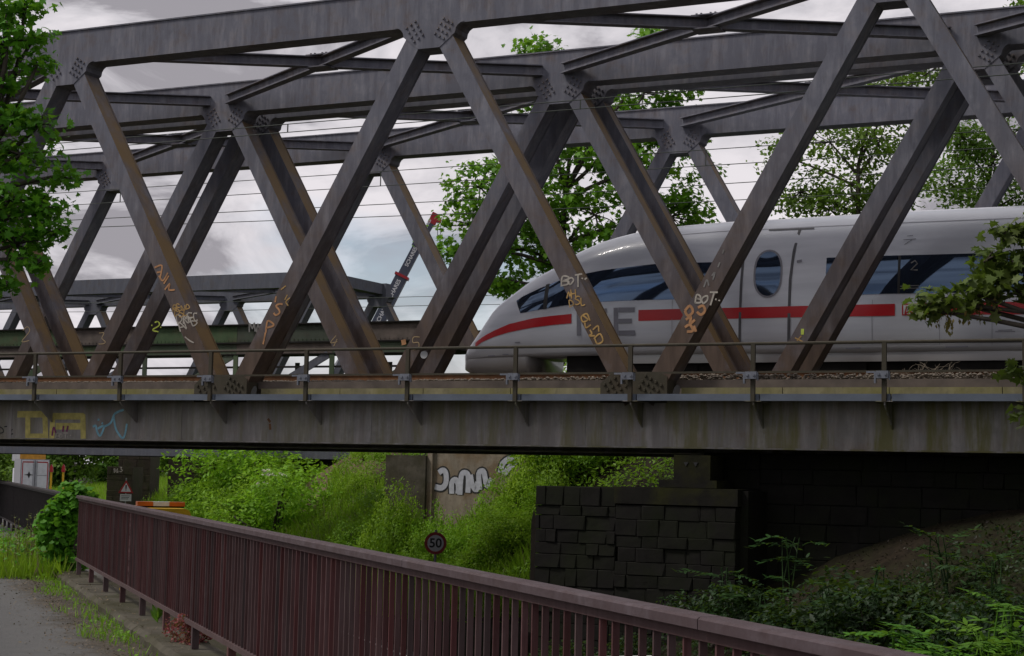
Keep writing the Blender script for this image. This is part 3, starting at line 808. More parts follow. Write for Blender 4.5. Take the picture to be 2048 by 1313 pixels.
# door: two dark vertical seams, drip rail and oval window
door = side_strokes([[(1484, 520), (1482, 570)], [(1482, 570), (1480, 640)], [(1480, 640), (1478, 690)]], 5.0, MT['seam'], 'door_seam')
side_strokes([[(1591, 455), (1585, 500)], [(1585, 500), (1580, 560)], [(1580, 560), (1578, 640)], [(1578, 640), (1576, 690)]], 5.5, MT['seam'], 'door_seam')
side_strokes([[(1528, 456), (1575, 454), (1620, 452.5)]], 2.6, MT['seam'], 'drip_rail')
def oval(name, cx, cy, rx, ry, mat, lift):
    cols = []
    for k in range(17):
        a = math.pi * k / 16; dx = -rx * math.cos(a); h = ry * max(.02, math.sin(a)) ** .72
        cols.append((cx + dx, cy - h, cy + h))
    return patch(name, cols, mat, lift, sub=1)
oval('door_window_frame', 1535, 547, 29, 49, MT['lettergrey'], .010)
oval('door_window', 1535, 547, 25, 45, MT['glass'], .016)
side_strokes([[(1050, 693), (1200, 692), (1400, 690), (1700, 687), (2070, 684)]], 1.6, MT['seam'], 'skirt_seam', .014)
side_strokes([[(1300, 470), (1420, 459), (1600, 450), (1800, 441), (2070, 430)]], 1.0, MT['lettergrey'], 'roof_seam', .014)
for px_ in (1345, 1650, 1745, 1880, 1985):
    side_strokes([[(px_, 600), (px_ - 1, 640)], [(px_ - 1, 640), (px_ - 2, 690)]], .8, MT['lettergrey'], 'panel_seam', .013)
for st2 in ([(955, 709), (972, 709)], [(990, 707), (1004, 707)], [(1020, 684), (1032, 683.5)], [(1690, 697), (1720, 696)], [(1890, 694), (1935, 693)]): side_strokes([st2], 2.2, MT['lettergrey'], 'service_hatch', .016)
# roof seam line, underframe, bogies
MB().box(3.6, ULEN, -1.12, 1.12, 2.62 - ZT0, Z0 - ZT0 + .03).build('underframe', MT['dark'], train)
sk = MB().box(5.2, ULEN, -1.33, -1.28, 2.95 - ZT0, Z0 - ZT0 + .02)
sk.build('skirt', MT['white'], train)
def wheel(mb, x, y, r):
    n = 18
    a = [(x + r * math.cos(2 * math.pi * k / n), y, .0 + r + r * math.sin(2 * math.pi * k / n)) for k in range(n)]
    bb = [(p_[0], y + .12, p_[2]) for p_ in a]
    mb.add(a + bb, [tuple(range(n)), tuple(range(2 * n - 1, n - 1, -1))] + [(k, k + n, (k + 1) % n + n, (k + 1) % n) for k in range(n)])
for xb in (5.6, 22.5):
    bg_ = MB().box(xb - 1.7, xb + 1.7, -1.16, -1.02, .38, .62).box(xb - .5, xb + .5, -1.2, -1.0, .55, .85).build('bogie', MT['dark'], train)
    for dx in (-1.25, 1.25):
        for y in (-.80, .68):
            mb = MB(); wheel(mb, xb + dx, y, .46); mb.build('wheel', MT['brown'], bg_)
for xg_ in (9.5, 13, 16.8, 27): MB().box(xg_, xg_ + 2.2, -1.24, -1.14, .30, .80).build('equipment_box', MT['dark'], train)

# ------------------------------------------------------------------ overhead lines
MT['wire'] = plain('copper_wire', (0.055, 0.065, 0.055), .5, .3, .1)
def overhead(label, v, zc, zm, du, drop, org=None, phi=PHI, r=.012):
    o = thing('overhead_line', label, 'power line', uv2w(UN + du, v, zc), -PHI)
    MB().tube([(-60, 0, 0), (45, 0, 0)], r, 5).build('contact_wire', MT['wire'], o)
    MB().tube([(-60, 0, zm - zc + .12), (-20, 0, zm - zc), (20, 0, zm - zc + .02), (45, 0, zm - zc + .1)], r, 5).build('carrier_wire', MT['wire'], o)
    for x in drop: MB().box(x - .012, x + .012, -.012, .012, .01, zm - zc).build('dropper', MT['wire'], o)
    return o
overhead('thin overhead wires inside the nearest truss bridge', VA + 3.3, 8.42, 8.62, 0, (-22, -14, -6, 2, 10))
overhead('thin overhead wires above the white train on the second truss bridge', VA + DV + 3.3, 8.30, 8.72, DU, (-27, -17.5, -8, 2, 12))
for k_, (pxa, pya, pxb, pyb, Y, lab) in enumerate([(0, 462, 2048, 372, 62, 'upper faint wire crossing the sky behind the trusses'), (0, 448, 2048, 330, 62, 'topmost faint wire crossing the sky behind the trusses'),
                                               (0, 607, 830, 594, 84, 'lower faint wire in front of the grey far bridge'), (0, 625, 830, 612, 84, 'lowest faint wire in front of the grey far bridge')]):
    a, b_ = at(pxa, pya, Y + 6), at(pxb, pyb, Y - 4 if pxb > 1000 else Y + 4)
    d = (b_ - a)
    pts = [a - d * .25, a, a + d * .5 - Vector((0, 0, .12)), b_, b_ + d * .2]
    o = MB().tube([p_ - a for p_ in pts], .016, 5).build('overhead_wire', MT['wire'], None, loc=a)
    tag(o, lab, 'power line')

# ------------------------------------------------------------------ far grey truss bridge (same type, ends with an inclined portal)
VD = 76.9
uD = on_v(755, 590, VD + WT)[0]
bD = thing('truss_bridge', 'grey-blue truss bridge far behind, ending in an inclined portal near the crane', 'bridge', uv2w(uD, VD, ZB), -PHI)
gD = MB().prism(gusset_poly(), -.014, TD + .014).mesh('gusset_plate', MT['farsteel'])
dDr = box_member((.37, 9.47 - ZB), (4.93, 1.53 - ZB), DIAG_W, TD, 0).mesh('diagonal', MT['farsteel'])
dDl = box_member((-.37, 9.47 - ZB), (-4.93, 1.53 - ZB), DIAG_W, TD, 0).mesh('diagonal', MT['farsteel'])
for y in (0, WT):
    MB().box(-5.5 * L, .55, y, y + TD, ZC0 - ZB, ZC1 - ZB).build('top_chord', MT['farsteel'], bD)
    MB().box(-5.5 * L, 5.4, y, y + TD, 0, ZW - ZB).build('bottom_girder', MT['farsteel'], bD)
    for n in range(-5, 1):
        put('gusset_plate', gD, bD, (n * L, y, 0)); put('diagonal', dDr, bD, (n * L, y, 0)); put('diagonal', dDl, bD, (n * L, y, 0))
MB().box(-.25, .35, TD + .004, WT - .004, ZC0 - ZB + .2, ZC1 - ZB - .02).build('portal_beam', MT['farsteel'], bD)
for n in range(-5, 0):
    MB().ibeam((n * L + .3, TD, 10.0 - ZB), ((n + 1) * L - .3, WT, 10.0 - ZB), .24, .27).build('bracing_beam', MT['farsteel'], bD)
    MB().ibeam((n * L + .3, WT, 10.004 - ZB), ((n + 1) * L - .3, TD, 10.004 - ZB), .236, .262).build('bracing_beam', MT['farsteel'], bD)
MB().box(-5.5 * L, 5.4, TD + .01, WT - .01, 1.0 - ZB, 1.5 - ZB).build('deck', MT['dark'], bD)

# ------------------------------------------------------------------ old green riveted girder bridge between the trusses and the far bridge
VC = 58.0
uC1 = on_v(872, 640, VC)[0]; zC1 = on_v(872, 641, VC)[1]
ZCB = 2.9
bC = thing('girder_bridge', 'old green and rust riveted girder bridge seen through the near trusses', 'bridge', uv2w(uC1, VC, ZCB), -PHI)
top = zC1 - ZCB
LC = 4.62; NC = 12
for y in (0, 4.6):
    MB().box(-NC * LC, 0, y - .16, y + .16, top - .05, top).build('top_flange', MT['dark'], bC)
    MB().box(-NC * LC, 0, y - .13, y + .13, top - .80, top - .74).build('bottom_flange', MT['dark'], bC)
    if y == 0:
        for i in range(NC): MB().box(-(i + 1) * LC + .005, -i * LC - .005, y - .05, y + .02, top - 1.22, top - .801).build('lower_web', MT['brown' if i % 3 == 1 else 'green_iron'], bC)
        MB().box(-NC * LC, 0, y - .12, y + .10, top - 1.26, top - 1.221).build('flange_angle', MT['dark'], bC)
        MB().box(-NC * LC, 0, y - .05, y + .05, top - 1.80, top - 1.72).build('tie_bar', MT['dark'], bC)
    MB().box(-NC * LC, 0, y - .12, y + .12, 0, .22).build('bottom_chord', MT['green_iron'], bC)
    for i in range(NC):
        mtl = MT['brown'] if i in (3, 6, 0, 8) else MT['green_iron']
        pn = MB().box(-(i + 1) * LC + .01, -i * LC - .01, y - .04, y + .04, top - .739, top - .051).build('web_panel', mtl, bC)
        if y == 0:
            rv = MB()
            for k in range(22):
                for zz in (-.12, -.66): rv.box(-(i + 1) * LC + .15 + k * .2, -(i + 1) * LC + .19 + k * .2, -.062, -.041, top + zz - .02, top + zz + .02)
            tag(rv.build('rivets', mtl, pn), kind='stuff')
    for i in range(NC + 1):
        MB().box(-i * LC - .11, -i * LC + .11, y - .10, y - .051, .221, top - 1.261).build('post', MT['green_iron'], bC)
        if i < NC and y == 0:
            MB().beam((-i * LC - .2, y - .03, top - 1.27), (-(i + 1) * LC + 1.6, y - .03, .25), .08, .30, (0, 1, 0)).build('diagonal', MT['farsteel' if i % 2 else 'green_iron'], bC)
MB().box(-NC * LC, 0, .2, 4.4, top - 1.0, top - .85).build('deck', MT['dark'], bC)
graffiti(word('MM', 499, 666, 18, -3), 3.0, VC - .16, SPR['grey'], bC, (uC1, VC, ZCB), .01)
graffiti([[(803, 686), (812, 684)]], 9, VC - .16, SPR['orange'], bC, (uC1, VC, ZCB), .01, 'orange_mark', False)

# ------------------------------------------------------------------ stone and concrete abutments
stone_me = []
for k in range(5):
    r_ = random.Random(k)
    c_ = .035
    def j(): return r_.uniform(-.05, .05)
    vs_ = [(0, .06, 0), (1, .06, 0), (1, .06, 1), (0, .06, 1)] + [(c_ + j(), j(), c_ + j()), (1 - c_ + j(), j(), c_ + j()), (1 - c_ + j(), j(), 1 - c_ + j()), (c_ + j(), j(), 1 - c_ + j())] + [(0, 1, 0), (1, 1, 0), (1, 1, 1), (0, 1, 1)]
    fs = [(4, 5, 6, 7), (0, 1, 5, 4), (1, 2, 6, 5), (2, 3, 7, 6), (3, 0, 4, 7), (0, 8, 9, 1), (1, 9, 10, 2), (2, 10, 11, 3), (3, 11, 8, 0), (8, 11, 10, 9)]
    stone_me.append((vs_, fs))
def stone_wall(root, x0, x1, z0, z1, y, rowh, wmean, mat, depth=.3):
    mss = [MB().add(*q).mesh('stone', mat) for q in stone_me]
    z = z0; row = 0
    while z < z1 - .05:
        h = min(rowh * random.uniform(.7, 1.3), z1 - z)
        if z1 - z - h < rowh * .4: h = z1 - z
        x = x0 - (row % 2) * wmean * .4
        while x < x1 - .01:
            w_ = wmean * random.uniform(.5, 1.8)
            a, b_ = max(x, x0), min(x + w_, x1)
            if x1 - b_ < wmean * .25: b_ = x1; w_ = x1 - x
            if b_ - a > .08:
                put('stone', random.choice(mss), root, (a, y - random.uniform(0, .045), z), scale=(b_ - a - .010, depth, h - .010))
            x += w_
        z += h; row += 1

ab = thing('stone_abutment', 'sooty stone abutment, blackened further for shade, under the near bridge with a mossy bearing ledge', 'abutment', uv2w(-14.77, 31.6, -4.2), -PHI)
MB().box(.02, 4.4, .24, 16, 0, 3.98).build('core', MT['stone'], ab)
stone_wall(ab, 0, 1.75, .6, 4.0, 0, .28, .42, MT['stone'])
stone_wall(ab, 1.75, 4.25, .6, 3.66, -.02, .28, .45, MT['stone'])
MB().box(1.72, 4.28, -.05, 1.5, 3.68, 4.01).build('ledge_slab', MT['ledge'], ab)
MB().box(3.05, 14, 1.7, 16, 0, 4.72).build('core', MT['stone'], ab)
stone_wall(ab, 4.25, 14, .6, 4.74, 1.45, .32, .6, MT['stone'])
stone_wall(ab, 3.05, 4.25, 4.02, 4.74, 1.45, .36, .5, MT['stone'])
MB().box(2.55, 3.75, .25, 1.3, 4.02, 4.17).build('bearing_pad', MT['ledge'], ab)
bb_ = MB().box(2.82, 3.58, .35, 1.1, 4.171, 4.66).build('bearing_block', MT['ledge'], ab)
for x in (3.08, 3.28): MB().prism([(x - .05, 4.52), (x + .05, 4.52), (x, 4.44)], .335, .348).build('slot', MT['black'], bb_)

# concrete abutment of the green bridge with silver graffiti
uw0 = on_v(778, 930, VC - 1)[0]; uw1 = on_v(1075, 930, VC - 1)[0]; uwp = on_v(862, 930, VC - 1)[0]
cw = thing('concrete_wall', 'concrete retaining wall with rust streaks and silver graffiti above the bushes', 'wall', uv2w(uw0, VC - 1, -3.0), -PHI)
MB().box(uwp - uw0 + .12, uw1 - uw0, 0, .6, 0, 5.2).build('wall_panel', MT['wallconc'], cw)
zl = on_v(800, 911, VC - 1)[1]
MB().box(0, uwp - uw0 - .10, -.25, .5, 0, zl + 3.0).build('wall_panel', MT['kerb'], cw)
MB().box(uwp - uw0 - .099, uwp - uw0 + .119, -.12, .7, 0, 5.25).build('wall_post', MT['wallconc'], cw)
sil = plain('silver_spray', (.50, .51, .57), .4, .2, .15, 5)
gl_ = [[(878, 946), (886, 941), (892, 947), (892, 966), (884, 976), (870, 974)], [(904, 988), (904, 966), (912, 960), (917, 972), (916, 988)], [(920, 990), (923, 952), (931, 946), (937, 954), (936, 986)], [(941, 950), (945, 970), (953, 980), (956, 964)],
       [(960, 980), (958, 948), (967, 943), (971, 958), (974, 972), (984, 958)], [(1001, 946), (1007, 926), (1026, 916), (1034, 922), (1018, 936), (1008, 950)]]
graffiti(gl_, 15, VC - 1, SPR['dark'], cw, (uw0, VC - 1, -3.0), .008)
graffiti(gl_, 9.5, VC - 1, sil, cw, (uw0, VC - 1, -3.0), .014)

# far stone piers on the left
def far_pier(name, label, px0, px1, ytop, Y, zb, extra=None, mark=False):
    a, b_ = at(px0, ytop, Y), at(px1, ytop, Y)
    r = thing(name, label, 'pier', (a.x, Y, zb), 0)
    W_, H_ = b_.x - a.x, a.z - zb
    MB().box(.03, W_ - .03, .2, 3.5, 0, H_ - .02).build('core', MT['stone2'], r)
    stone_wall(r, 0, W_, 0, H_, 0, .55, .9, MT['stone2'])
    if mark:
        mb = MB()
        for s in word('S63', (px0 + px1) / 2 - 13, 945, 8): mb.ribbon([(at(x, y, Y).x - a.x, at(x, y, Y).z - zb) for x, y in s], .07, lambda q, z_: (q, -.06, z_))
        mb.build('graffiti_tag', SPR['white'], r)
    return r
far_pier('stone_pier', 'low brown stone pier with a small white tag, beside the meadow', 215, 266, 933, 118, -4.0, mark=True)
far_pier('stone_pier', 'broken stone pier stub just behind the tagged pier', 238, 302, 898, 124, -4.0)
far_pier('stone_pier', 'larger brown stone pier stump half hidden by the bank', 338, 436, 898, 112, -3.5)

# ------------------------------------------------------------------ maroon railing beside the footpath
RZ_F = math.atan2(-.943, .334)
def fence_pt(Y, s=0.0): return Vector((s / .943 + 2.62 - .354 * Y, Y, 0))
MT['maroon'] = steel('maroon_paint', (0.072, 0.031, 0.031), (0.074, 0.025, 0.018), (0.108, 0.062, 0.064), rust_low=False, objvar=.28, streak=(9, 9, .8))
MT['maroon_cap'] = steel('maroon_cap_paint', (0.060, 0.040, 0.043), (0.050, 0.030, 0.024), (0.098, 0.078, 0.088), rust_low=False, streak=(3, 3, 3))
MT['pale_streak'] = plain('scraped_paint', (0.13, 0.075, 0.075), .7, 0, .7, 14)
MT['darkfence'] = plain('black_brown_shaded', (0.022, 0.017, 0.018), .6, 0, .3, 4)  # dark colour partly paints in the bridge's shade on this railing section
def railing(name, label, Y0, Y1, mat, capmat, pale=(), z0=0):
    p0 = fence_pt(Y0); Ln = (Y0 - Y1) / .943
    r = thing(name, label, 'railing', (p0.x, p0.y, -1.56), RZ_F)
    zc = 1.56
    seg = 3.44; x = 0
    while x < Ln:
        e_ = min(x + seg, Ln)
        c = MB()
        a, b_ = x + .003, e_ - .003
        prof_ = [(-.050, -.480), (.050, -.480), (.050, -.448), (.042, -.440), (-.042, -.440), (-.050, -.448)]
        n = len(prof_)
        vs_ = [(a, q[0], q[1] + zc) for q in prof_] + [(b_, q[0], q[1] + zc) for q in prof_]
        c.add(vs_, [tuple(range(n)), tuple(range(2 * n - 1, n - 1, -1))] + [(k, (k + 1) % n, (k + 1) % n + n, k + n) for k in range(n)])
        c.build('handrail', capmat, r)
        x += seg
    MB().box(0, Ln, -.028, .028, -1.375 + zc, -1.335 + zc).build('bottom_rail', mat, r)
    MB().box(0, Ln, -.020, .020, -.520 + zc, -.481 + zc).build('top_rail', mat, r)
    sm = MB().box(-.006, .006, -.0135, .0135, -1.334 + zc, -.521 + zc).mesh('slat', mat)
    sp_ = MB().box(-.006, .006, -.0135, .0135, -1.334 + zc, -.521 + zc).mesh('slat', MT['pale_streak'])
    for i in range(int(Ln / .12)): put('slat', sp_ if i in pale else sm, r, (.06 + i * .12, 0, 0), rz=random.uniform(-.02, .02))
    pm = MB().box(-.035, .035, -.03, .03, 0, -1.376 + zc).mesh('post_stub', mat)
    for i in range(int(Ln / 1.72) + 1): put('post_stub', pm, r, (.3 + 1.72 * i, 0, 0))
    return r
railing('railing', 'long maroon railing of upright flat bars along the footpath', 25.0, .9, MT['maroon'], MT['maroon_cap'], pale=(49,))
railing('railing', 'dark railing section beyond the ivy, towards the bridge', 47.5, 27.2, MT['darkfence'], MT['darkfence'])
kb = thing('concrete_kerb', 'old mossy concrete kerb below the maroon railing', 'kerb', fence_pt(25.6) + Vector((0, 0, -2.4)), RZ_F)
for i in range(9):
    a, b_ = i * 3.0, i * 3.0 + 2.985
    mb = MB()
    pr = [(-.25, 0), (.24, 0), (.24, .82), (.20, .838), (-.20, .838), (-.25, .79)]
    vs_ = []
    nseg = 12
    for q in range(nseg + 1):
        x = a + (b_ - a) * q / nseg
        for k, (y, z) in enumerate(pr):
            wob = random.uniform(-.012, .012) if k > 1 else 0
            vs_.append((x, y + wob, z + wob * .5 - (.002 if k in (3, 4) else 0)))
    n = 6; fs = [tuple(range(n)), tuple(range((nseg + 1) * n - 1, nseg * n - 1, -1))]
    for q in range(nseg):
        for k in range(n): fs.append((q * n + k, q * n + (k + 1) % n, (q + 1) * n + (k + 1) % n, (q + 1) * n + k))
    mb.add(vs_, fs).build('kerb_stone', MT['kerb'], kb)
MB().box(0, 27, .25, .6, -1.9, .70).build('retaining_wall', MT['stone2'], kb)

# ------------------------------------------------------------------ road signs
def face_rz(p): return -math.atan2(p.x, p.y)
MT['signwhite'] = plain('sign_white', (.60, .60, .62), .45, 0, .08)
MT['signred'] = plain('sign_red', (.33, .015, .02), .45, 0, .12)
MT['signblack'] = plain('sign_black', (.015, .015, .018), .45, 0, .05)
MT['post'] = plain('grey_post', (.22, .23, .24), .5, .4, .2)
def disc(r, n=32): return [(r * math.cos(2 * math.pi * k / n), r * math.sin(2 * math.pi * k / n)) for k in range(n)]
c = at(871, 1087, 49); gz = float(height(c.x, c.y))
sg = thing('speed_sign', 'round red-rimmed speed limit sign reading 50, in front of the green bank', 'road sign', (c.x, c.y, gz), face_rz(c))
h = c.z - gz
MB().tube([(0, .05, -.2), (0, .05, h + .38)], .038, 10).build('post', MT['post'], sg)
pl_ = MB().prism([(x, z + h) for x, z in disc(.315)], -.012, .008).build('sign_plate', MT['signred'], sg)
MB().prism([(x, z + h) for x, z in disc(.232)], -.019, -.013).build('sign_face', MT['signwhite'], pl_)
tm = text_mesh('50', .36, MT['signblack'], 'numerals', .008); tm.transform(Matrix.Rotation(math.pi / 2, 4, 'X'))
put('numerals', tm, pl_, (0, -.022, h - .005))
c = at(252, 978, 112); gz = float(height(c.x, c.y))
wg = thing('warning_sign', 'small triangular warning sign with an exclamation mark and white plate below', 'road sign', (c.x, c.y, gz), face_rz(c))
h = c.z - gz
def tri(s, dz=0): return [(-s / 2, h - s * .29 + dz), (s / 2, h - s * .29 + dz), (0, h + s * .577 + dz)]
MB().tube([(0, .05, -.2), (0, .05, h + .7)], .04, 8).build('post', MT['post'], wg)
pl_ = MB().prism(tri(.98), -.012, .008).build('sign_plate', MT['signred'], wg)
MB().prism(tri(.66), -.019, -.013).build('sign_face', MT['signwhite'], pl_)
MB().prism([(-.035, h - .02), (.035, h - .02), (.05, h + .24), (-.05, h + .24)], -.024, -.020).prism([(-.035, h - .11), (.035, h - .11), (.035, h - .05), (-.035, h - .05)], -.024, -.020).build('exclamation_mark', MT['signblack'], pl_)
sub_ = MB().box(-.36, .36, -.012, .008, h - .80, h - .36).build('additional_plate', MT['signwhite'], wg)
for k in range(3): MB().box(-.28, .28 - .06 * k, -.016, -.0125, h - .48 - .1 * k, h - .44 - .1 * k).build('text_line', MT['signblack'], sub_)

# ------------------------------------------------------------------ vehicles on the road
MT['tyre'] = plain('tyre_rubber', (.02, .02, .02), .85)
def wheels(root, spots, r, w_):
    mb = MB()
    n = 20
    prf = [(r * .55, 0), (r * .95, 0), (r, w_ * .15), (r, w_ * .85), (r * .95, w_), (r * .55, w_)]
    vs_, fs = [], []
    for k in range(n):
        a = 2 * math.pi * k / n
        for rr, y in prf: vs_.append((rr * math.cos(a), y - w_ / 2, rr * math.sin(a)))
    q = len(prf)
    for k in range(n):
        for i in range(q - 1): fs.append((k * q + i, k * q + i + 1, ((k + 1) % n) * q + i + 1, ((k + 1) % n) * q + i))
    tm_ = mb.add(vs_, fs).mesh('tyre', MT['tyre'])
    rm = MB().prism(disc(r * .56, 16), -w_ * .42, w_ * .42).mesh('rim', MT['zinc'])
    for x, y in spots:
        wh = put('wheel', tm_, root, (x, y, r)); put('rim', rm, wh)
# white box trailer seen from behind
c = at(70, 945, 150); gz = roadz(150)
ROADRZ = math.atan(.354)            # heading of the road
tr = thing('box_trailer', 'white box lorry seen from behind with red-edged rear doors', 'lorry', (c.x, c.y, gz), ROADRZ)
WTR, HTR = 2.45, at(70, 919, 150).z - gz
white2 = plain('trailer_white', (.55, .56, .60), .5, 0, .1)
MB().box(-WTR / 2, WTR / 2, .05, 9.0, 1.0, HTR).build('box_body', plain('trailer_grey', (.22, .22, .24), .6, 0, .15), tr)
for sx in (-1, 1):
    x0, x1 = (-WTR / 2 + .08, -.03) if sx < 0 else (.03, WTR / 2 - .08)
    dr = MB().box(x0, x1, -.02, .048, 1.08, HTR - .08).build('rear_door', white2, tr)
    MB().box(x0 + .08, x1 - .08, -.028, -.021, HTR - .30, HTR - .20).box(*((x0 + .04, x0 + .12) if sx < 0 else (x1 - .12, x1 - .04)), -.027, -.0215, 1.12, HTR - .31).build('red_trim', MT['signred'], dr)
    for q in (.06, .16): MB().box(-sx * 0 + sx * q - .012, sx * q + .012, -.06, -.029, 1.1, HTR - .1).build('lock_rod', MT['zinc'], dr)
    if sx < 0:
        mz = (1.08 + HTR) / 2 + .1
        MB().prism([(-.95, mz), (-.62, mz - .05), (-.5, mz - .32), (-.4, mz - .05), (-.12, mz), (-.4, mz + .07), (-.5, mz + .32), (-.62, mz + .07)], -.027, -.0215).build('logo', MT['signblack'], dr)
    else: MB().box(x0 + .15, x1 - .15, -.027, -.0215, (1.08 + HTR) / 2 + .05, (1.08 + HTR) / 2 + .10).build('text_line', MT['lettergrey'], dr)
MB().box(-1.0, 1.0, .1, 11.2, .55, .98).build('chassis', MT['dark'], tr)
MB().box(-1.2, 1.2, 9.3, 11.4, .6, 3.2).build('cab', white2, tr)
wt = [(x, y) for x in (-1.0, 1.0) for y in (1.6, 2.9, 10.2)]
n0 = len(wt)
for x, y in wt:
    wh = MB().tube([(x - .14, y, .5), (x + .14, y, .5)], .5, 18).build('wheel', MT['tyre'], tr)
# car in the oncoming lane at the frame edge
c = at(6, 950, 128)
def car(name, label, loc, rz, col, roof=1.45, ln=4.3, wd=1.75):
    r = thing(name, label, 'car', loc, rz)
    pr = [(0, .45), (.05, .75), (.9, .92), (1.6, roof - .05), (2.0, roof), (3.2, roof), (3.75, roof - .1), (4.2, .95), (4.3, .7), (4.25, .4), (3.9, .28), (.3, .28)]
    n = len(pr)
    vs_ = []
    for y, s in ((-wd / 2, .9), (-wd / 2 + .08, 1), (wd / 2 - .08, 1), (wd / 2, .9)):
        for x, z in pr:
            tuck = .22 * max(0, (z - .9) / .55) if abs(y) > wd / 2 - .1 else 0
            vs_.append((x * ln / 4.3, y - math.copysign(tuck, y), z))
    fs = [tuple(range(n)), tuple(range(4 * n - 1, 3 * n - 1, -1))]
    for q in range(3):
        for k in range(n): fs.append((q * n + k, (q + 1) * n + k, (q + 1) * n + (k + 1) % n, q * n + (k + 1) % n))
    MB().add(vs_, fs).build('body', col, r, False)
    for sy in (-1, 1):
        y = sy * (wd / 2 - .10)
        for xa, xb, xc, xd in ((1.15, 1.75, 2.35, 2.35), (2.45, 2.45, 3.15, 3.75)):
            vs2 = [(xa, sy * (wd / 2 + .012), .96), (xd, sy * (wd / 2 + .012), .96), (xc, sy * (wd / 2 - .15), roof - .1), (xb, sy * (wd / 2 - .15), roof - .1)]
            MB().add(vs2, [(0, 1, 2, 3)]).build('side_glass', MT['glass'], r)
    MB().add([(.93, -.68, .95), (.93, .68, .95), (1.57, .56, roof - .06), (1.57, -.56, roof - .06)], [(0, 1, 2, 3)]).build('windscreen', MT['glass'], r, loc=(-.03, 0, .02))
    for sy in (-.6, .6): MB().box(-.015, .05, sy - .16, sy + .16, .62, .76).build('headlight', white2, r)
    wheels(r, [(x, y) for x in (.8, 3.4) for y in (-wd / 2 + .1, wd / 2 - .1)], .31, .2)
    return r
carwhite = plain('white_car_paint', (.62, .63, .64), .3, 0, .04)
car('car', 'pale car at the left frame edge beside the white lorry', (at(0, 950, 122).x, 122, roadz(122)), math.pi / 2 + ROADRZ, carwhite, 1.5)
# white car whose roof just shows through the near railing bars
cr_ = at(1222, 1309, 26.5)
car('car', 'white car whose roof just shows through the railing bars at the bottom', (cr_.x + .95, 22.0, at(1222, 1303, 25.6).z - 1.46), math.pi / 2 + ROADRZ, carwhite, 1.45)
# yellow maintenance van with light bar
c = at(325, 1010, 64); gz = roadz(64)
van = thing('service_van', 'yellow service van with an orange and white light bar, mostly hidden by the railing', 'van', (c.x, 64, gz), ROADRZ)
yel = plain('yellow_van_paint', (.55, .33, .012), .4, 0, .06)
hv = at(352, 1017, 64).z - gz
pr = [(-.95, .35), (.95, .35), (.98, 1.2), (.93, hv - .25), (.84, hv - .06), (.70, hv), (-.70, hv), (-.84, hv - .06), (-.93, hv - .25), (-.98, 1.2)]
MB().prism(pr, -1.0, 4.0).build('body', yel, van)
MB().box(-.75, .75, -1.02, -1.001, 1.25, hv - .35).build('rear_window', MT['glass'], van)
for sx in (-1, 1): MB().box(sx * .86 - .07, sx * .86 + .07, -1.03, -1.001, .8, 1.2).build('tail_light', MT['signred'], van)
wmb = [(x, y) for x in (-.85, .85) for y in (-.1, 3.1)]
for x, y in wmb: MB().tube([(x - .11, y, .34), (x + .11, y, .34)], .34, 16).build('wheel', MT['tyre'], van)
zl0 = at(325, 1010, 64).z - gz
lb = MB().box(-.86, .86, .35, .75, hv + .001, zl0 - .06).build('light_bar', MT['dark'], van)
org_ = plain('amber_plastic', (.50, .12, .015), .3, 0, .05)
for x0, x1, mm in ((-.88, -.30, org_), (-.295, .295, white2), (.30, .88, org_)):
    MB().box(x0, x1, .30, .80, zl0 - .059, zl0 + .10).build('light_lens', mm, lb)

# delineators and guide boards by the far meadow
for px, lab, up_ in ((103, 'red and yellow roadside marker nearest the lorry', 0), (127, 'red and yellow roadside marker to the right of the other', 1)):
    c = at(px, 938, 132); gz = float(height(c.x, c.y))
    r = thing('roadside_marker', lab, 'marker', (c.x, c.y, gz), 0)
    hh_ = c.z - gz
    MB().box(-.07, .07, -.05, .05, 0, hh_ - .2).build('stake', yel, r)
    MB().prism([(-.13, hh_ - .25), (.13, hh_ - .25), (.11, hh_ + .15), (0, hh_ + .35), (-.11, hh_ + .15)], -.08, .08).build('flag', MT['signred'], r)
c = at(60, 911, 175); gz = float(height(c.x, c.y))
r = thing('direction_board', 'large roadside board with orange and blue panels behind the white lorry', 'sign board', (c.x, c.y, gz), 0)
hz = c.z - gz
MB().tube([(-1.2, .1, -.3), (-1.2, .1, hz)], .08, 8).build('post', MT['post'], r); MB().tube([(1.2, .1, -.3), (1.2, .1, hz)], .08, 8).build('post', MT['post'], r)
MB().box(-1.0, 1.6, -.05, .05, hz - .5, hz + .25).build('orange_panel', plain('orange_panel', (.42, .20, .02), .5), r)
MB().box(-1.8, -.72, -.04, .04, hz - .6, hz + .9).build('white_panel', MT['signwhite'], r)
MB().box(-.7, 1.5, -.04, .04, hz - .9, hz - .52).build('blue_panel', plain('blue_panel', (.06, .09, .30), .5), r)

# ------------------------------------------------------------------ mobile crane behind the green bridge
YC_ = 150
boomblue = plain('crane_blue_grey', (.055, .065, .095), .45, .1, .1)
cranered = plain('crane_red', (.32, .012, .02), .45, 0, .1)
A0, A1, A2, A3 = at(560, 1030, YC_), at(804, 553, YC_), at(836, 492, YC_), at(868, 438, YC_)
gzc = -3.6
base = Vector((A0.x, YC_, gzc))
cr_t = thing('mobile_crane', 'telescopic crane boom with red tip rising behind the green bridge', 'crane', base, 0)
q = lambda v_: v_ - base
bm = MB().beam(q(A0), q(A1), 1.0, 1.05).build('boom_section', boomblue, cr_t)
MB().beam(q(A1), q(A2), .74, .80).build('boom_section', boomblue, cr_t)
MB().beam(q(A2), q(A3), .52, .56).build('boom_section', boomblue, cr_t)
dn = (A1 - A0).normalized()
MB().beam(q(A1 - dn * .12), q(A1 + dn * .12), 1.2, 1.3).build('collar', cranered, cr_t)
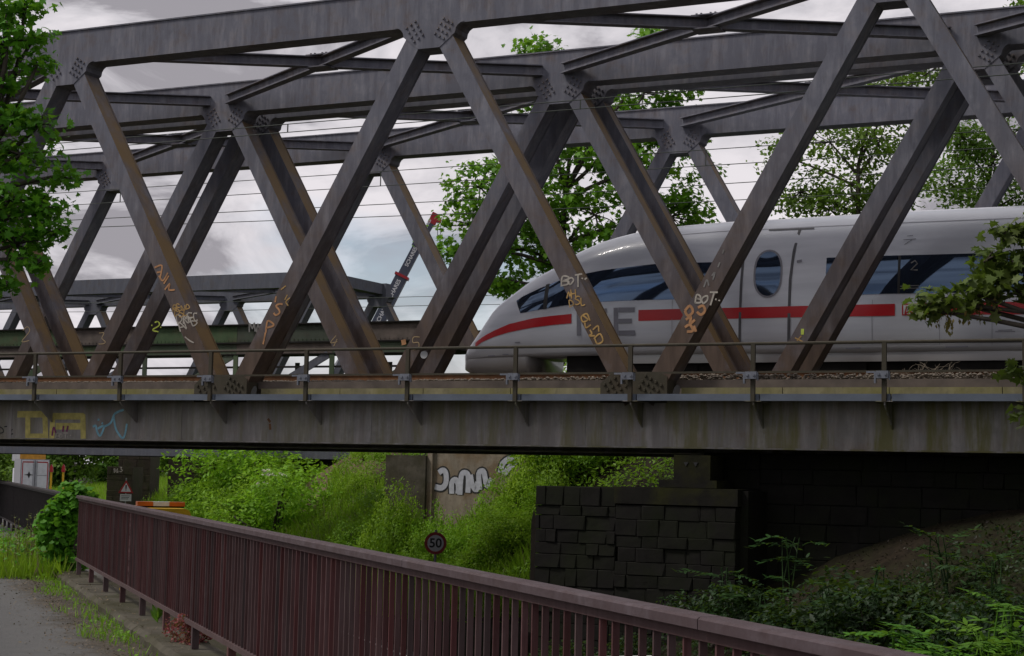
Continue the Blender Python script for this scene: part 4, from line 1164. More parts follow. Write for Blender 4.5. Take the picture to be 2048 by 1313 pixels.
MB().beam(q(A2 - dn * .2), q(A2 + dn * .15), .9, 1.0).build('collar', boomblue, cr_t)
hd = MB().beam(q(A3 - dn * .5), q(A3 + dn * .5), .55, .7).beam(q(A3 + Vector((0, 0, -.05))), q(A3 + Vector((.65, 0, -.15))), .5, .45)
hd.build('boom_head', cranered, cr_t)
for x in (.35, .62): MB().tube([q(A3 + Vector((x, 0, -.1))), q(A3 + Vector((x, 0, -2.0)))], .03, 5).build('hoist_rope', MT['wire'], cr_t)
for (px, py, sz) in ((789, 582, .50), (824, 516, .46), (857, 457, .34), (765, 628, .50)):
    tm = text_mesh('SCHARES', sz, MT['signwhite'], 'lettering', .01)
    P = at(px, py, YC_)
    k = (P - A0).dot(dn); P = A0 + dn * k
    ang = math.atan2(dn.z, dn.x)
    tm.transform(Matrix.Rotation(math.pi / 2, 4, 'X'))
    o = put('lettering', tm, cr_t, q(P) + Vector((0, -.56, 0)))
    o.rotation_euler = (0, -ang, 0)
MB().beam(q(at(700, 735, YC_) + Vector((-1.2, 0, 0))), q(at(748, 640, YC_) + Vector((-.5, 0, 0))), .5, .5).build('hydraulic_ram', white2, cr_t)
MB().box(-4.5, 4.5, -1.4, 1.4, .9, 1.9).build('carrier', boomblue, cr_t)
MB().box(-1.6, 1.8, -1.2, 1.2, 1.901, A0.z - gzc + .3).build('turntable', boomblue, cr_t)
for x in (-3.6, -2.2, 2.2, 3.6):
    for y in (-1.1, 1.1): MB().tube([(x, y - .2, .7), (x, y + .2, .7)], .7, 16).build('wheel', MT['tyre'], cr_t)

# ------------------------------------------------------------------ vegetation
DIAMOND = (np.array([(0, -.5, 0), (.27, -.05, .07), (0, .5, 0), (-.27, -.05, .07)]), [(0, 1, 2), (0, 2, 3)])
_mp = [(0, -.45), (.10, -.24), (.42, -.34), (.30, -.10), (.54, .12), (.27, .14), (.2, .30), (0, .58), (-.2, .30), (-.27, .14), (-.54, .12), (-.30, -.10), (-.42, -.34), (-.10, -.24)]
MAPLE = (np.array([(x, y, -.35 * (x * x) + .05) for x, y in _mp] + [(0, 0, .05)]), [(i, (i + 1) % 14, 14) for i in range(14)])
IVY = (np.array([(0, -.4, 0), (.35, -.3, .05), (.45, .05, .0), (.15, .2, .05), (0, .55, 0), (-.15, .2, .05), (-.45, .05, 0), (-.35, -.3, .05)]), [(0, 1, 3), (1, 2, 3), (0, 3, 4), (0, 4, 5), (0, 5, 7), (5, 6, 7)])
BLADE = (np.array([(-.022, 0, 0), (.022, 0, 0), (.016, .5, .05), (0, 1, .22)]), [(0, 1, 2), (0, 2, 3)])

def leaf_arrays(pts, nrm, size, shape, spin=None, tang=None):
    sv, sf = shape
    n = len(pts)
    nrm = nrm / np.maximum(1e-6, np.linalg.norm(nrm, axis=1, keepdims=True))
    if tang is None:
        r = rng.normal(size=(n, 3)); tang = r - nrm * (r * nrm).sum(1, keepdims=True)
    tang = tang / np.maximum(1e-6, np.linalg.norm(tang, axis=1, keepdims=True))
    bt = np.cross(nrm, tang)
    V = pts[:, None, :] + size[:, None, None] * (sv[None, :, 0:1] * bt[:, None, :] + sv[None, :, 1:2] * tang[:, None, :] + sv[None, :, 2:3] * nrm[:, None, :])
    k = len(sv)
    Fq = (np.arange(n)[:, None, None] * k + np.array(sf)[None]).reshape(-1, 3)
    return V.reshape(-1, 3), Fq

def arr_mesh(name, parts, mat):
    vo = 0; VV, FF = [], []
    for V, Fq in parts: VV.append(V); FF.append(Fq + vo); vo += len(V)
    V = np.concatenate(VV); Fq = np.concatenate(FF)
    me = bpy.data.meshes.new(name)
    me.vertices.add(len(V)); me.vertices.foreach_set('co', V.astype(np.float32).ravel())
    me.loops.add(len(Fq) * 3); me.loops.foreach_set('vertex_index', Fq.astype(np.int32).ravel())
    me.polygons.add(len(Fq)); me.polygons.foreach_set('loop_start', np.arange(0, len(Fq) * 3, 3, dtype=np.int32))
    me.polygons.foreach_set('loop_total', np.full(len(Fq), 3, dtype=np.int32))
    me.update(calc_edges=True); me.validate()
    me.materials.append(mat)
    return me

def blob_leaves(blobs, per, lsize, shape, clus=.30, flat=.55, shell=.55):
    """blobs: (centre, radius vector); leaves gather in clusters spread through each blob"""
    P, Nn, tips = [], [], []
    for c, r in blobs:
        c = np.array(c); r = np.array(r)
        nc = max(4, int(per[0] * (r[0] * r[2]) ** .75))
        d = rng.normal(size=(nc, 3)); d /= np.linalg.norm(d, axis=1, keepdims=True)
        rad = shell + (1.08 - shell) * rng.random((nc, 1)) ** .8
        cc = c + d * r * rad
        tips.append((c, cc))
        k = per[1]
        sp = rng.normal(size=(nc, k, 3)) * clus * np.array([1, 1, flat])
        pp = cc[:, None, :] + sp
        nn = rng.normal(size=(nc, k, 3)) * .55 + np.array([0, 0, .75]) + d[:, None, :] * .45
        P.append(pp.reshape(-1, 3)); Nn.append(nn.reshape(-1, 3))
    P = np.concatenate(P); Nn = np.concatenate(Nn)
    sz = lsize * rng.uniform(.65, 1.3, len(P))
    return leaf_arrays(P, Nn, sz, shape), tips

MT['bark'] = plain('grey_brown_bark', (0.055, 0.046, 0.036), .9, 0, .4, 5)
MT['leaf_mid'] = leafmat('leaf_mid_green', (0.125, 0.300, 0.014), (0.220, 0.430, 0.028), (0.105, 0.240, 0.014), .5, .35)
MT['leaf_far'] = leafmat('leaf_soft_green', (0.095, 0.205, 0.020), (0.165, 0.300, 0.032), (0.080, 0.165, 0.020), .45, .3)
MT['leaf_maple'] = leafmat('leaf_maple', (0.090, 0.255, 0.010), (0.175, 0.400, 0.020), (0.075, 0.200, 0.010), .45, .8)
MT['leaf_maple2'] = leafmat('leaf_maple_warm', (0.055, 0.090, 0.016), (0.105, 0.155, 0.024), (0.075, 0.085, 0.020), .35, 1.5)
MT['seed'] = leafmat('maple_seed', (0.16, 0.11, 0.03), (0.22, 0.14, 0.04), (0.12, 0.10, 0.03), .3, 2)
MT['leaf_bush'] = leafmat('leaf_bush', (0.150, 0.310, 0.010), (0.280, 0.460, 0.022), (0.185, 0.350, 0.014), .5, .45, vary=True)
MT['leaf_grass'] = leafmat('meadow_grass', (0.175, 0.360, 0.012), (0.285, 0.490, 0.024), (0.225, 0.390, 0.020), .45, .25, dry=(.26, .24, .11))
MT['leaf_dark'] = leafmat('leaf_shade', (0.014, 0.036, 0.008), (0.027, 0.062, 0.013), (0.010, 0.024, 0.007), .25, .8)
MT['leaf_ivy'] = leafmat('ivy_leaf', (0.095, 0.270, 0.014), (0.200, 0.450, 0.030), (0.080, 0.220, 0.012), .45, 2.0)
MT['leaf_frond'] = leafmat('frond_leaf', (0.090, 0.235, 0.018), (0.165, 0.345, 0.030), (0.075, 0.190, 0.016), .45, 1.0)
MT['leaf_fern'] = leafmat('fern_leaf', (0.022, 0.060, 0.012), (0.040, 0.100, 0.020), (0.016, 0.040, 0.010), .3, 1.0)
MT['leaf_red'] = leafmat('red_weed', (0.230, 0.030, 0.045), (0.34, 0.070, 0.080), (0.14, 0.035, 0.03), .3, 5)
MT['litter'] = leafmat('leaf_litter', (0.085, 0.060, 0.036), (0.22, 0.17, 0.10), (0.09, 0.065, 0.042), .05, 3)

def limb(mb, a, b_, r0, r1, bend=.12, n=5):
    a, b_ = Vector(a), Vector(b_); L_ = (b_ - a).length
    off = Vector((random.uniform(-1, 1), random.uniform(-1, 1), random.uniform(-.2, .8))) * L_ * bend
    pts = [a.lerp(b_, i / n) + off * math.sin(math.pi * i / n) for i in range(n + 1)]
    mb.tube(pts, [r0 + (r1 - r0) * i / n for i in range(n + 1)], 6)

def tree(name, label, base, blobs, per, lsize, shape, mat, clus, trunk_r, group=None, fork=.35, cat='tree', shell=.55):
    base = Vector(base)
    r = thing(name, label, cat, base, 0, group)
    rel = [((c[0] - base.x, c[1] - base.y, c[2] - base.z), rr) for c, rr in blobs]
    (V, Fq), tips = blob_leaves(rel, per, lsize, shape, clus, shell=shell)
    put('crown', arr_mesh('crown', [(V, Fq)], mat), r)
    mb = MB()
    cen = Vector((0, 0, 0))
    for c, rr in rel: cen += Vector(c)
    cen /= len(rel)
    fk = Vector((cen.x * fork, cen.y * fork, cen.z * fork))
    limb(mb, (0, 0, -.3), fk, trunk_r, trunk_r * .72, .04)
    top_ = Vector((cen.x * .85, cen.y * .85, cen.z * .95))
    limb(mb, fk, top_, trunk_r * .70, trunk_r * .40, .05)
    for (c, rr), (c2, cc) in zip(rel, tips):
        c = Vector(c)
        s = fk.lerp(top_, max(0, min(1, (c.z - fk.z) / max(.1, top_.z - fk.z) * .8)))
        limb(mb, s, c, trunk_r * .34, trunk_r * .13, .10)
        for q_ in cc[:: max(1, len(cc) // 9)]: limb(mb, c, Vector(q_), trunk_r * .11, trunk_r * .03, .10, 3)
    mb.build('trunk', MT['bark'], r, True)
    return r

def pb(px, py, r, Y, ry=None, depth=1.0):            # blob from a photo spot at its real distance
    c = at(px, py, Y); k = Y / F_PX
    return ((c.x, c.y, c.z), (r * k, r * k * depth, (ry or r) * k))

Yc = 74
gz = lambda p_: float(height(p_.x, p_.y))
bp = at(1165, 700, Yc); 
tree('deciduous_tree', 'tall leafy tree with bright foliage behind the train nose', (bp.x, Yc, gz(bp)), [pb(1098, 105, 58, Yc, 35), pb(1330, 100, 75, Yc, 58), pb(1290, 185, 95, Yc, 55), pb(1085, 195, 60, Yc, 50), pb(1180, 290, 100, Yc, 70), pb(1330, 330, 95, Yc, 85), pb(960, 375, 70, Yc, 62),
      pb(1065, 400, 90, Yc, 70), pb(1190, 430, 90, Yc, 65), pb(1340, 435, 85, Yc, 45), pb(945, 450, 55, Yc, 35), pb(1045, 500, 85, Yc, 50), pb(1130, 500, 60, Yc, 40), pb(1010, 560, 40, Yc, 30), pb(895, 500, 32, Yc, 22)],
     (17, 30), .27, MAPLE, MT['leaf_mid'], .33, .30, fork=.30)
Yr = 80
bp = at(1745, 700, Yr)
tree('deciduous_tree', 'airy tree with darker foliage and pale branches above the train roof', (bp.x, Yr, gz(bp)), [pb(1790, 170, 70, Yr, 40), pb(1880, 130, 70, Yr, 40), pb(1660, 285, 90, Yr, 45), pb(1760, 280, 80, Yr, 50), pb(1600, 385, 70, Yr, 40), pb(1700, 370, 80, Yr, 50),
      pb(1560, 310, 36, Yr, 40), pb(1660, 420, 90, Yr, 30), pb(1790, 380, 60, Yr, 50)],
     (13, 46), .26, DIAMOND, MT['leaf_far'], .42, .24, fork=.4)
bp = at(1960, 700, 84)
tree('deciduous_tree', 'loose-crowned tree at the right, behind the train and leaning strut', (bp.x, 84, gz(bp)), [pb(1920, 270, 60, 84, 40), pb(1990, 330, 70, 84, 50), pb(1900, 370, 70, 84, 45), pb(1960, 400, 90, 84, 35), pb(2050, 250, 60, 84, 70), pb(2060, 380, 60, 84, 50), pb(2040, 10, 35, 84, 22), pb(2070, 100, 50, 84, 60), pb(1930, 300, 40, 84, 40)],
     (13, 46), .26, DIAMOND, MT['leaf_far'], .42, .22, fork=.4)

# distant row of trees at the horizon
far_labels = ['distant tree behind the lorry at the far left', 'distant tree above the meadow markers', 'distant tree just left of the tagged stone pier', 'distant tree behind the tagged stone pier', 'distant tree behind the larger stone pier stump',
              'distant tree showing under the green girder bridge', 'distant tree under the green girder bridge near the far portal', 'distant tree below the crane boom', 'distant tree behind the concrete wall', 'distant tree behind the train nose']
for i, px in enumerate((-40, 60, 140, 215, 330, 440, 560, 690, 830, 960)):
    Y = 205 + 20 * math.sin(i * 2.1); b0 = at(px, 950, Y)
    hh_ = (9.5 if i > 3 else 6.5) + random.uniform(-.6, .8)
    k = 3420 / Y
    zz = -3.2
    blobs = [((b0.x + random.uniform(-2.5, 2.5), Y + random.uniform(-2, 2), z_), (random.uniform(2.6, 3.6), 3, random.uniform(1.6, 2.2))) for z_ in np.linspace(zz + 2.0, zz + hh_, 6)]
    tree('distant_tree', far_labels[i], (b0.x, Y, zz), blobs, (5, 60), .55, DIAMOND, MT['leaf_far'], .7, .3, 'far tree row', .3)

# foreground maple on the left
Yl = 24.5
tree('maple_tree', 'maple with bright green leaves hanging in at the left edge', (-10.8, 25.5, float(height(-10.8, 25.5))),
     [pb(15, 20, 45, Yl, 30), pb(50, 15, 26, Yl, 20), pb(10, 90, 55, Yl, 36), pb(70, 75, 26, Yl, 22), pb(75, 128, 24, Yl, 18), pb(0, 160, 30, Yl, 30), pb(20, 245, 45, Yl, 30), pb(80, 250, 46, Yl, 28), pb(40, 310, 70, Yl, 40), pb(115, 352, 36, Yl, 20), pb(20, 400, 70, Yl, 45),
      pb(80, 420, 50, Yl, 45), pb(110, 465, 34, Yl, 26), pb(30, 490, 60, Yl, 40), pb(85, 520, 34, Yl, 22), pb(15, 565, 26, Yl, 24), pb(-90, 60, 80, Yl, 90), pb(-100, 250, 90, Yl, 100), pb(-90, 430, 90, Yl, 100)],
     (62, 20), .125, MAPLE, MT['leaf_maple'], .13, .17, fork=.45)
# foreground maple on the right, its trunk outside the frame
Yq = 13.5
tree('maple_tree', 'maple branch with drooping yellowish seed clusters hanging in at the right edge', (7.9, 14.5, float(height(7.9, 14.5))),
     [pb(2020, 470, 36, Yq, 22), pb(1975, 520, 34, Yq, 18), pb(2035, 530, 30, Yq, 30), pb(1995, 565, 34, Yq, 18), pb(1955, 590, 24, Yq, 16), pb(1880, 598, 34, Yq, 12), pb(1860, 620, 22, Yq, 12), pb(1930, 610, 24, Yq, 10), pb(2040, 590, 30, Yq, 16), pb(2040, 750, 30, Yq, 14), pb(2062, 840, 30, Yq, 24),
      pb(2180, 480, 120, Yq, 130), pb(2350, 300, 260, 14.5, 260), pb(2700, 100, 400, 15, 330), pb(2600, 600, 280, 14, 260), pb(3100, 300, 400, 15, 350), pb(2900, -350, 450, 15, 260)],  # off-frame crown masses added to shade the bank
     (190, 12), .100, MAPLE, MT['leaf_maple2'], .07, .11, fork=.5)
mt = [o for o in bpy.data.objects if o.name.startswith('maple_tree')][-1]
P = []
for (px, py, n_) in ((1900, 650, 46), (1930, 640, 22), (1850, 630, 18), (1958, 630, 18), (1990, 610, 16), (1870, 645, 10)):
    for i in range(n_):
        c = at(px + random.gauss(0, 7), py + random.gauss(0, 10), Yq + random.gauss(0, .06)); P.append((c.x - mt.location.x, c.y - mt.location.y, c.z - mt.location.z))
P = np.array(P)
tg = np.tile(np.array([0, 0, -1.0]), (len(P), 1)) + rng.normal(size=(len(P), 3)) * .35
nn = np.cross(tg, rng.normal(size=(len(P), 3)))
seedo = put('seed_clusters', arr_mesh('seed_clusters', [leaf_arrays(P, nn, np.full(len(P), .045), DIAMOND, tang=tg - nn * ((tg * nn).sum(1, keepdims=True) / (nn * nn).sum(1, keepdims=True)))], MT['seed']), mt)

seedo['kind'] = 'stuff'
# unseen trees added right of the frame to shade the bank and the abutment
for lab, bx, by in (('unseen tree added for shade outside the right edge, nearest the bridge', 16.5, 25.0), ('unseen tree added for shade outside the right edge, nearer the camera', 13.0, 12.0)):
    zb_ = float(height(bx, by))
    bl = [((bx + random.uniform(-3.2, 3.2), by + random.uniform(-4.5, 4.5), zb_ + h_), (3.0, 3.0, 1.9)) for h_ in np.linspace(2.0, 12.5, 12)]
    tree('deciduous_tree', lab, (bx, by, zb_), bl, (7, 60), .42, DIAMOND, MT['leaf_far'], .6, .32, fork=.3)
# shrubs on the bank behind the bridges: a few shared leaf masses, scaled and turned
def shrub_mesh(k, mat, leaves=2700, shape=DIAMOND, ls=.058):
    bl = [((random.uniform(-.45, .45), random.uniform(-.45, .45), random.uniform(.25, .75)), (random.uniform(.35, .6), random.uniform(.35, .6), random.uniform(.25, .45))) for _ in range(6)]
    (V, Fq), tips = blob_leaves(bl, (130, max(4, leaves // 150)), ls, shape, .062, .8, .45)
    return arr_mesh('foliage', [(V, Fq)], mat), tips
def stems(tips):
    mb = MB()
    for c, cc in tips:
        limb(mb, (0, 0, -.05), Vector(c), .022, .010, .1, 3)
    return mb.mesh('stems', MT['bark'])
sh_v = []
for k in range(5):
    me_, tips = shrub_mesh(k, MT['leaf_bush']); sh_v.append((me_, stems(tips)))
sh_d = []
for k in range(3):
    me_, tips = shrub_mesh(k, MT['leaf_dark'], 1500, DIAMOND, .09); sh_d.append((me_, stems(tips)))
def shrub(px, py_base, Y, size, lab, grp, var=sh_v, zoff=0.0, nar=1.0):
    c = at(px, py_base, Y); z = float(height(c.x, c.y)) + zoff
    if lab is L1:
        for lim, lb in ((400, 'leafy green shrub on the bank between the stone piers'), (490, 'leafy green shrub on the bank right of the stone pier stump'), (585, 'leafy green shrub on the bank around the white-flowered elder'),
                        (680, 'leafy green shrub in the middle of the bank, between elder and wall'), (782, 'leafy green shrub on the bank just left of the concrete wall'), (1000, 'leafy green shrub below the graffiti on the concrete wall'),
                        (1085, 'leafy green shrub just left of the sooty abutment'), (9999, 'leafy green shrub seen above the ledge of the sooty abutment')):
            if px < lim: lab = lb; grp = lb.replace('leafy green shrub', 'shrubs'); break
    r = thing('shrub', lab, 'shrub', (c.x, c.y, z), random.uniform(0, 6), grp)
    me_, st_ = random.choice(var)
    sc = size * random.uniform(.9, 1.1); s3 = (sc * nar * random.uniform(.95, 1.3), sc * nar * random.uniform(.95, 1.3), sc)
    put('foliage', me_, r, scale=s3); put('stems', st_, r, scale=s3)
    return r
G1 = 'leafy shrubs covering the green bank'
L1 = 'bright green leafy shrub among many on the bank beyond the bridges'
def bankY(px, s_): return (s_ / .943 + 2.62) / (.354 + (px - 1024) / F_PX)
for Yb, fr in ((114, 1.0), (106, .95), (98, .9), (91, .8), (84, .65), (77, .5), (70, .42)):
    for px in range(305, 780, 30):
        px_ = px + random.uniform(-9, 9); Y_ = Yb + random.uniform(-3, 3)
        c_ = at(px_, 950, Y_); s_ = fence_s(c_.x, c_.y)
        if s_ < 13.6 or (572 < px_ < 705 and Y_ < 96): continue
        zz = float(height(c_.x, c_.y))
        if px_ < 345: continue
        goal = -.5 if px_ < 440 else (2.2 if px_ < 600 else 1.6)
        shrub(px_, 1000, Y_, max(.9, min(5.2, fr * (goal - zz) * random.uniform(.75, 1.2))), L1, G1)
for px, Yb, size, nar in ((772, 63, 3.5, .40), (790, 62.5, 3.3, .36), (810, 62, 3.3, .36), (830, 62, 3.2, .36), (848, 61.5, 2.9, .34), (868, 61, 1.9, .5), (890, 60.8, 1.75, .6), (915, 60.5, 1.7, .6), (940, 60, 1.65, .6), (972, 59.5, 1.9, .6), (1003, 59, 2.6, .42), (1025, 59, 2.9, .42), (1050, 58.5, 3.1, .42), (1072, 58, 3.1, .42),
                     (840, 58.5, 1.3, 1), (800, 59, 1.4, 1), (890, 57.5, 1.15, 1), (930, 57, 1.15, 1), (968, 57, 1.3, 1), (1005, 57.5, 1.7, .8), (1000, 56, 1.5, .9), (1030, 56, 1.8, .8), (1058, 56, 1.9, .8), (1075, 57, 2.2, .6),
                     (1100, 60, 3.0, .7), (1150, 60, 2.8, .8), (1200, 60, 2.8, .8), (1250, 60, 2.8, .8), (1300, 60, 2.8, .8), (1335, 60, 2.6, .8), (1120, 64, 3.2, .8), (1180, 64, 3.2, .8), (1230, 64, 3.2, .8), (1290, 64, 3.0, .8)): shrub(px, 1000, Yb, size, L1, G1, nar=nar)
# elder with white flower heads
c = at(540, 950, 84)
fl = []
for (px, py) in ((531, 942), (537, 950), (563, 950), (521, 968)):
    f0 = at(px, py, 81)
    for _ in range(26): fl.append((f0.x + random.gauss(0, .14), f0.y + random.gauss(0, .1), f0.z + random.gauss(0, .04)))
fl = np.array(fl); o0 = np.array([c.x, c.y, float(height(c.x, c.y))])
fsr = thing('elder_shrub', 'elder bush with small white flower heads on the bank', 'shrub', tuple(o0), 0)
me_, st_ = sh_v[1]
put('foliage', me_, fsr, scale=(2.6, 2.2, 2.9)); put('stems', st_, fsr, scale=(2.6, 2.2, 2.9))
flo = put('flower_heads', arr_mesh('flower_heads', [leaf_arrays(fl - o0, np.tile(np.array([0, -.6, .8]), (len(fl), 1)) + rng.normal(size=(len(fl), 3)) * .3, np.full(len(fl), .16), DIAMOND)], plain('elder_white', (.62, .60, .50), .8)), fsr)
flo['kind'] = 'stuff'
G2 = 'dark shrubs in the shade under the bridge'
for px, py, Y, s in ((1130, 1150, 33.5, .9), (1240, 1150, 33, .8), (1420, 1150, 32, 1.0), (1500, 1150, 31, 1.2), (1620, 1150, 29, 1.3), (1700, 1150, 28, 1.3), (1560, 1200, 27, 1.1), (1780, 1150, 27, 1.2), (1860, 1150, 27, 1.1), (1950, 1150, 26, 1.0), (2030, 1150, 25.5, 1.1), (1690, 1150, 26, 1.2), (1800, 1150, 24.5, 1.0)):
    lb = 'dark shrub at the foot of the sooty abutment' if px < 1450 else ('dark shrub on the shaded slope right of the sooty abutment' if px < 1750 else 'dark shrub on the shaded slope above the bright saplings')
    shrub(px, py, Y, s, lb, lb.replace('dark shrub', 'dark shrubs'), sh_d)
for (px, py, Y, s) in ((1525, 935, 36, .55), (1600, 930, 36, .5)):
    c = at(px, py, Y)
    r = thing('shrub', 'small plant rooted in the stone wall below the girder, ' + ('left one' if px < 1560 else 'right one'), 'shrub', (c.x, c.y - .1, c.z - .3), 0, 'plants rooted in the stone wall')
    me_, st_ = random.choice(sh_d); put('foliage', me_, r, scale=(s, s, s)); put('stems', st_, r, scale=(s, s, s))

# ground cover and grass that nobody could count
def scatter(name, n, cond, xr, yr, hgt, size, shape, mat, label, up=.9, blade=False):
    X = rng.uniform(*xr, n * 4); Y = rng.uniform(*yr, n * 4)
    k = cond(X, Y); X, Y = X[k][:n], Y[k][:n]
    Z = height(X, Y)
    P = np.stack([X, Y, Z], 1)
    if blade:
        tg = rng.normal(size=(len(P), 3)) * .28 + np.array([0, 0, 1.0]); nn = np.cross(tg, rng.normal(size=(len(P), 3)))
        return arr_part(name, P, nn, hgt * rng.uniform(.5, 1.2, len(P)), shape, mat, label, tg)
    cl_ = .5 + .5 * np.sin(X * 1.9 + 2 * np.sin(Y * .9)) * np.sin(Y * 1.4 + X * .6)
    P[:, 2] += rng.random(len(P)) * hgt * (.35 + cl_)
    nn = rng.normal(size=(len(P), 3)) * .6 + np.array([0, -.25, up])
    return arr_part(name, P, nn, size * rng.uniform(.6, 1.3, len(P)), shape, mat, label)
def arr_part(name, P, nn, sz, shape, mat, label, tg=None):
    if tg is not None:
        nn = nn / np.linalg.norm(nn, axis=1, keepdims=True); tg = tg - nn * (tg * nn).sum(1, keepdims=True)
    o = put(name, arr_mesh(name, [leaf_arrays(P, nn, sz, shape, tang=tg)], mat))
    return tag(o, label, 'plants', kind='stuff')
VV_ = lambda X, Y: X * SP + Y * CP
bare = lambda X, Y: ((X / Y + .1150) / .0125) ** 2 + ((Y - 88) / 7) ** 2 > 1
scatter('undergrowth', 130000, lambda X, Y: (fence_s(X, Y) > 12.2) & (fence_s(X, Y) < 34) & (VV_(X, Y) > 43) & bare(X, Y), (-36, 14), (48, 125), .70, .15, DIAMOND, MT['leaf_bush'], 'dense low green undergrowth on the bank')
scatter('meadow_grass', 70000, lambda X, Y: (fence_s(X, Y) > 9.4) & (fence_s(X, Y) < 18) & (VV_(X, Y) > 44) & bare(X, Y), (-34, 8), (44, 125), .75, 1, BLADE, MT['leaf_grass'], 'long bright meadow grass below the bank', blade=True)
scatter('far_meadow', 40000, lambda X, Y: (fence_s(X, Y) > 9.4) & (fence_s(X, Y) < 34), (-62, -8), (100, 190), 1.1, 1, BLADE, MT['leaf_grass'], 'distant yellow-green meadow beside the road', blade=True)
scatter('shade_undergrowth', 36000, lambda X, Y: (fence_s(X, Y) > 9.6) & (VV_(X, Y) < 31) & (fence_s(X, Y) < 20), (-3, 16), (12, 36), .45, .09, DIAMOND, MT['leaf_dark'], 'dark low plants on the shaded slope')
scatter('path_end_weeds', 16000, lambda X, Y: (fence_s(X, Y) > -6.5) & (fence_s(X, Y) < -.1) & (Y > 25.0 + .25 * np.sin(X * 3)), (-16, -3), (25, 33), .40, 1, BLADE, MT['leaf_grass'], 'tall weeds where the footpath ends', blade=True)
scatter('path_end_leaves', 9000, lambda X, Y: (fence_s(X, Y) > -6.5) & (fence_s(X, Y) < -.1) & (Y > 25.6), (-16, -3), (25, 31), .50, .075, DIAMOND, MT['leaf_ivy'], 'leafy weeds where the footpath ends')
def verge(X, Y):
    s = fence_s(X, Y); return (s > -.62 - .14 * np.sin(Y * 2.3)) & (s < -.22) & (rng.random(len(X)) < (.35 + .65 * (np.sin(Y * 1.1 + 1) > -.1)))
scatter('kerb_weeds', 6000, verge, (-8, 0), (13, 25), .15, 1, BLADE, MT['leaf_grass'], 'grass and weeds growing along the kerb', blade=True)
scatter('kerb_weed_leaves', 2600, verge, (-8, 0), (15, 25), .14, .05, DIAMOND, MT['leaf_ivy'], 'small leafy weeds growing along the kerb')
def lit(X, Y):
    s = fence_s(X, Y); return (s > -1.35) & (s < -.02) & (rng.random(len(X)) < np.exp(-np.abs(s + .6) * 3.2))
X = rng.uniform(-8, 1.5, 60000); Y = rng.uniform(8, 26, 60000); k = lit(X, Y); X, Y = X[k][:5200], Y[k][:5200]
Z = np.where(fence_s(X, Y) > -.24, -1.557, -1.668) + rng.random(len(X)) * .012
arr_part('leaf_litter', np.stack([X, Y, Z], 1), rng.normal(size=(len(X), 3)) * .3 + np.array([0, 0, 1.0]), rng.uniform(.012, .04, len(X)), DIAMOND, MT['litter'], 'brown leaf litter and grit beside the kerb')

Xs = rng.uniform(0, 15, 40000); Ys = rng.uniform(18, 37, 40000); k = (fence_s(Xs, Ys) > 10) & (VV_(Xs, Ys) < 34.5); Xs, Ys = Xs[k][:9000], Ys[k][:9000]
arr_part('slope_litter', np.stack([Xs, Ys, height(Xs, Ys) + .02], 1), rng.normal(size=(len(Xs), 3)) * .5 + np.array([0, 0, 1.0]), rng.uniform(.04, .10, len(Xs)), DIAMOND, leafmat('dark_litter', (0.020, 0.014, 0.009), (0.042, 0.030, 0.019), (0.014, 0.010, 0.007), .05, 2), 'dead leaves lying on the dark soil slope')
# ivy over the railing end
iv0 = fence_pt(25.6, 0)
ivb = []
for (px, py, r, ry) in ((140, 1000, 32, 18), (120, 1030, 34, 26), (150, 1050, 22, 30), (110, 1075, 36, 30), (148, 1095, 22, 26), (95, 1040, 20, 18), (165, 1010, 8, 22), (168, 1075, 7, 22), (130, 1120, 36, 18)):
    ivb.append(pb(px + 8, py - 2, r * 1.0, 25.7, ry * 1.25, .7))
ivr = thing('ivy', 'ivy bush growing over the far end of the maroon railing', 'ivy', (iv0.x, iv0.y, -1.66), 0)
(V, Fq), tips = blob_leaves([((c[0] - iv0.x, c[1] - iv0.y, c[2] + 1.66), r) for c, r in ivb], (420, 9), .115, IVY, .06, 1.0, .6)
put('foliage', arr_mesh('foliage', [(V, Fq)], MT['leaf_ivy']), ivr)
mb = MB()
for c_, cc in tips: limb(mb, (-.1, 0, 0), Vector(c_), .018, .006, .12, 4)
mb.build('stems', MT['bark'], ivr)
# tall seeding weeds by the dark railing
tw0 = at(40, 1110, 26.5)
twr = thing('seeding_weed', 'tall pale seeding weeds in front of the dark railing', 'weed', (tw0.x, tw0.y, -1.66), 0)
mb = MB(); P = []
for i in range(26):
    x, y = random.uniform(-.35, .35), random.uniform(-.3, .3); h_ = random.uniform(.5, .95); lx = random.uniform(-.15, .25)
    pts = [Vector((x + lx * (q_ / 4) ** 2, y, h_ * q_ / 4)) for q_ in range(5)]
    mb.tube(pts, [.006, .005, .004, .003, .002], 4)
    for q_ in range(16):
        t_ = random.uniform(.35, 1); P.append((x + lx * t_ ** 2 + random.gauss(0, .04), y + random.gauss(0, .04), h_ * t_))
mb.build('stems', MT['seed'], twr)
P = np.array(P)
sho = put('seed_heads', arr_mesh('seed_heads', [leaf_arrays(P, rng.normal(size=P.shape), rng.uniform(.03, .06, len(P)), DIAMOND)], leafmat('pale_seed', (.20, .22, .08), (.34, .32, .18), (.16, .20, .06), .3, 3)), twr)
sho['kind'] = 'stuff'
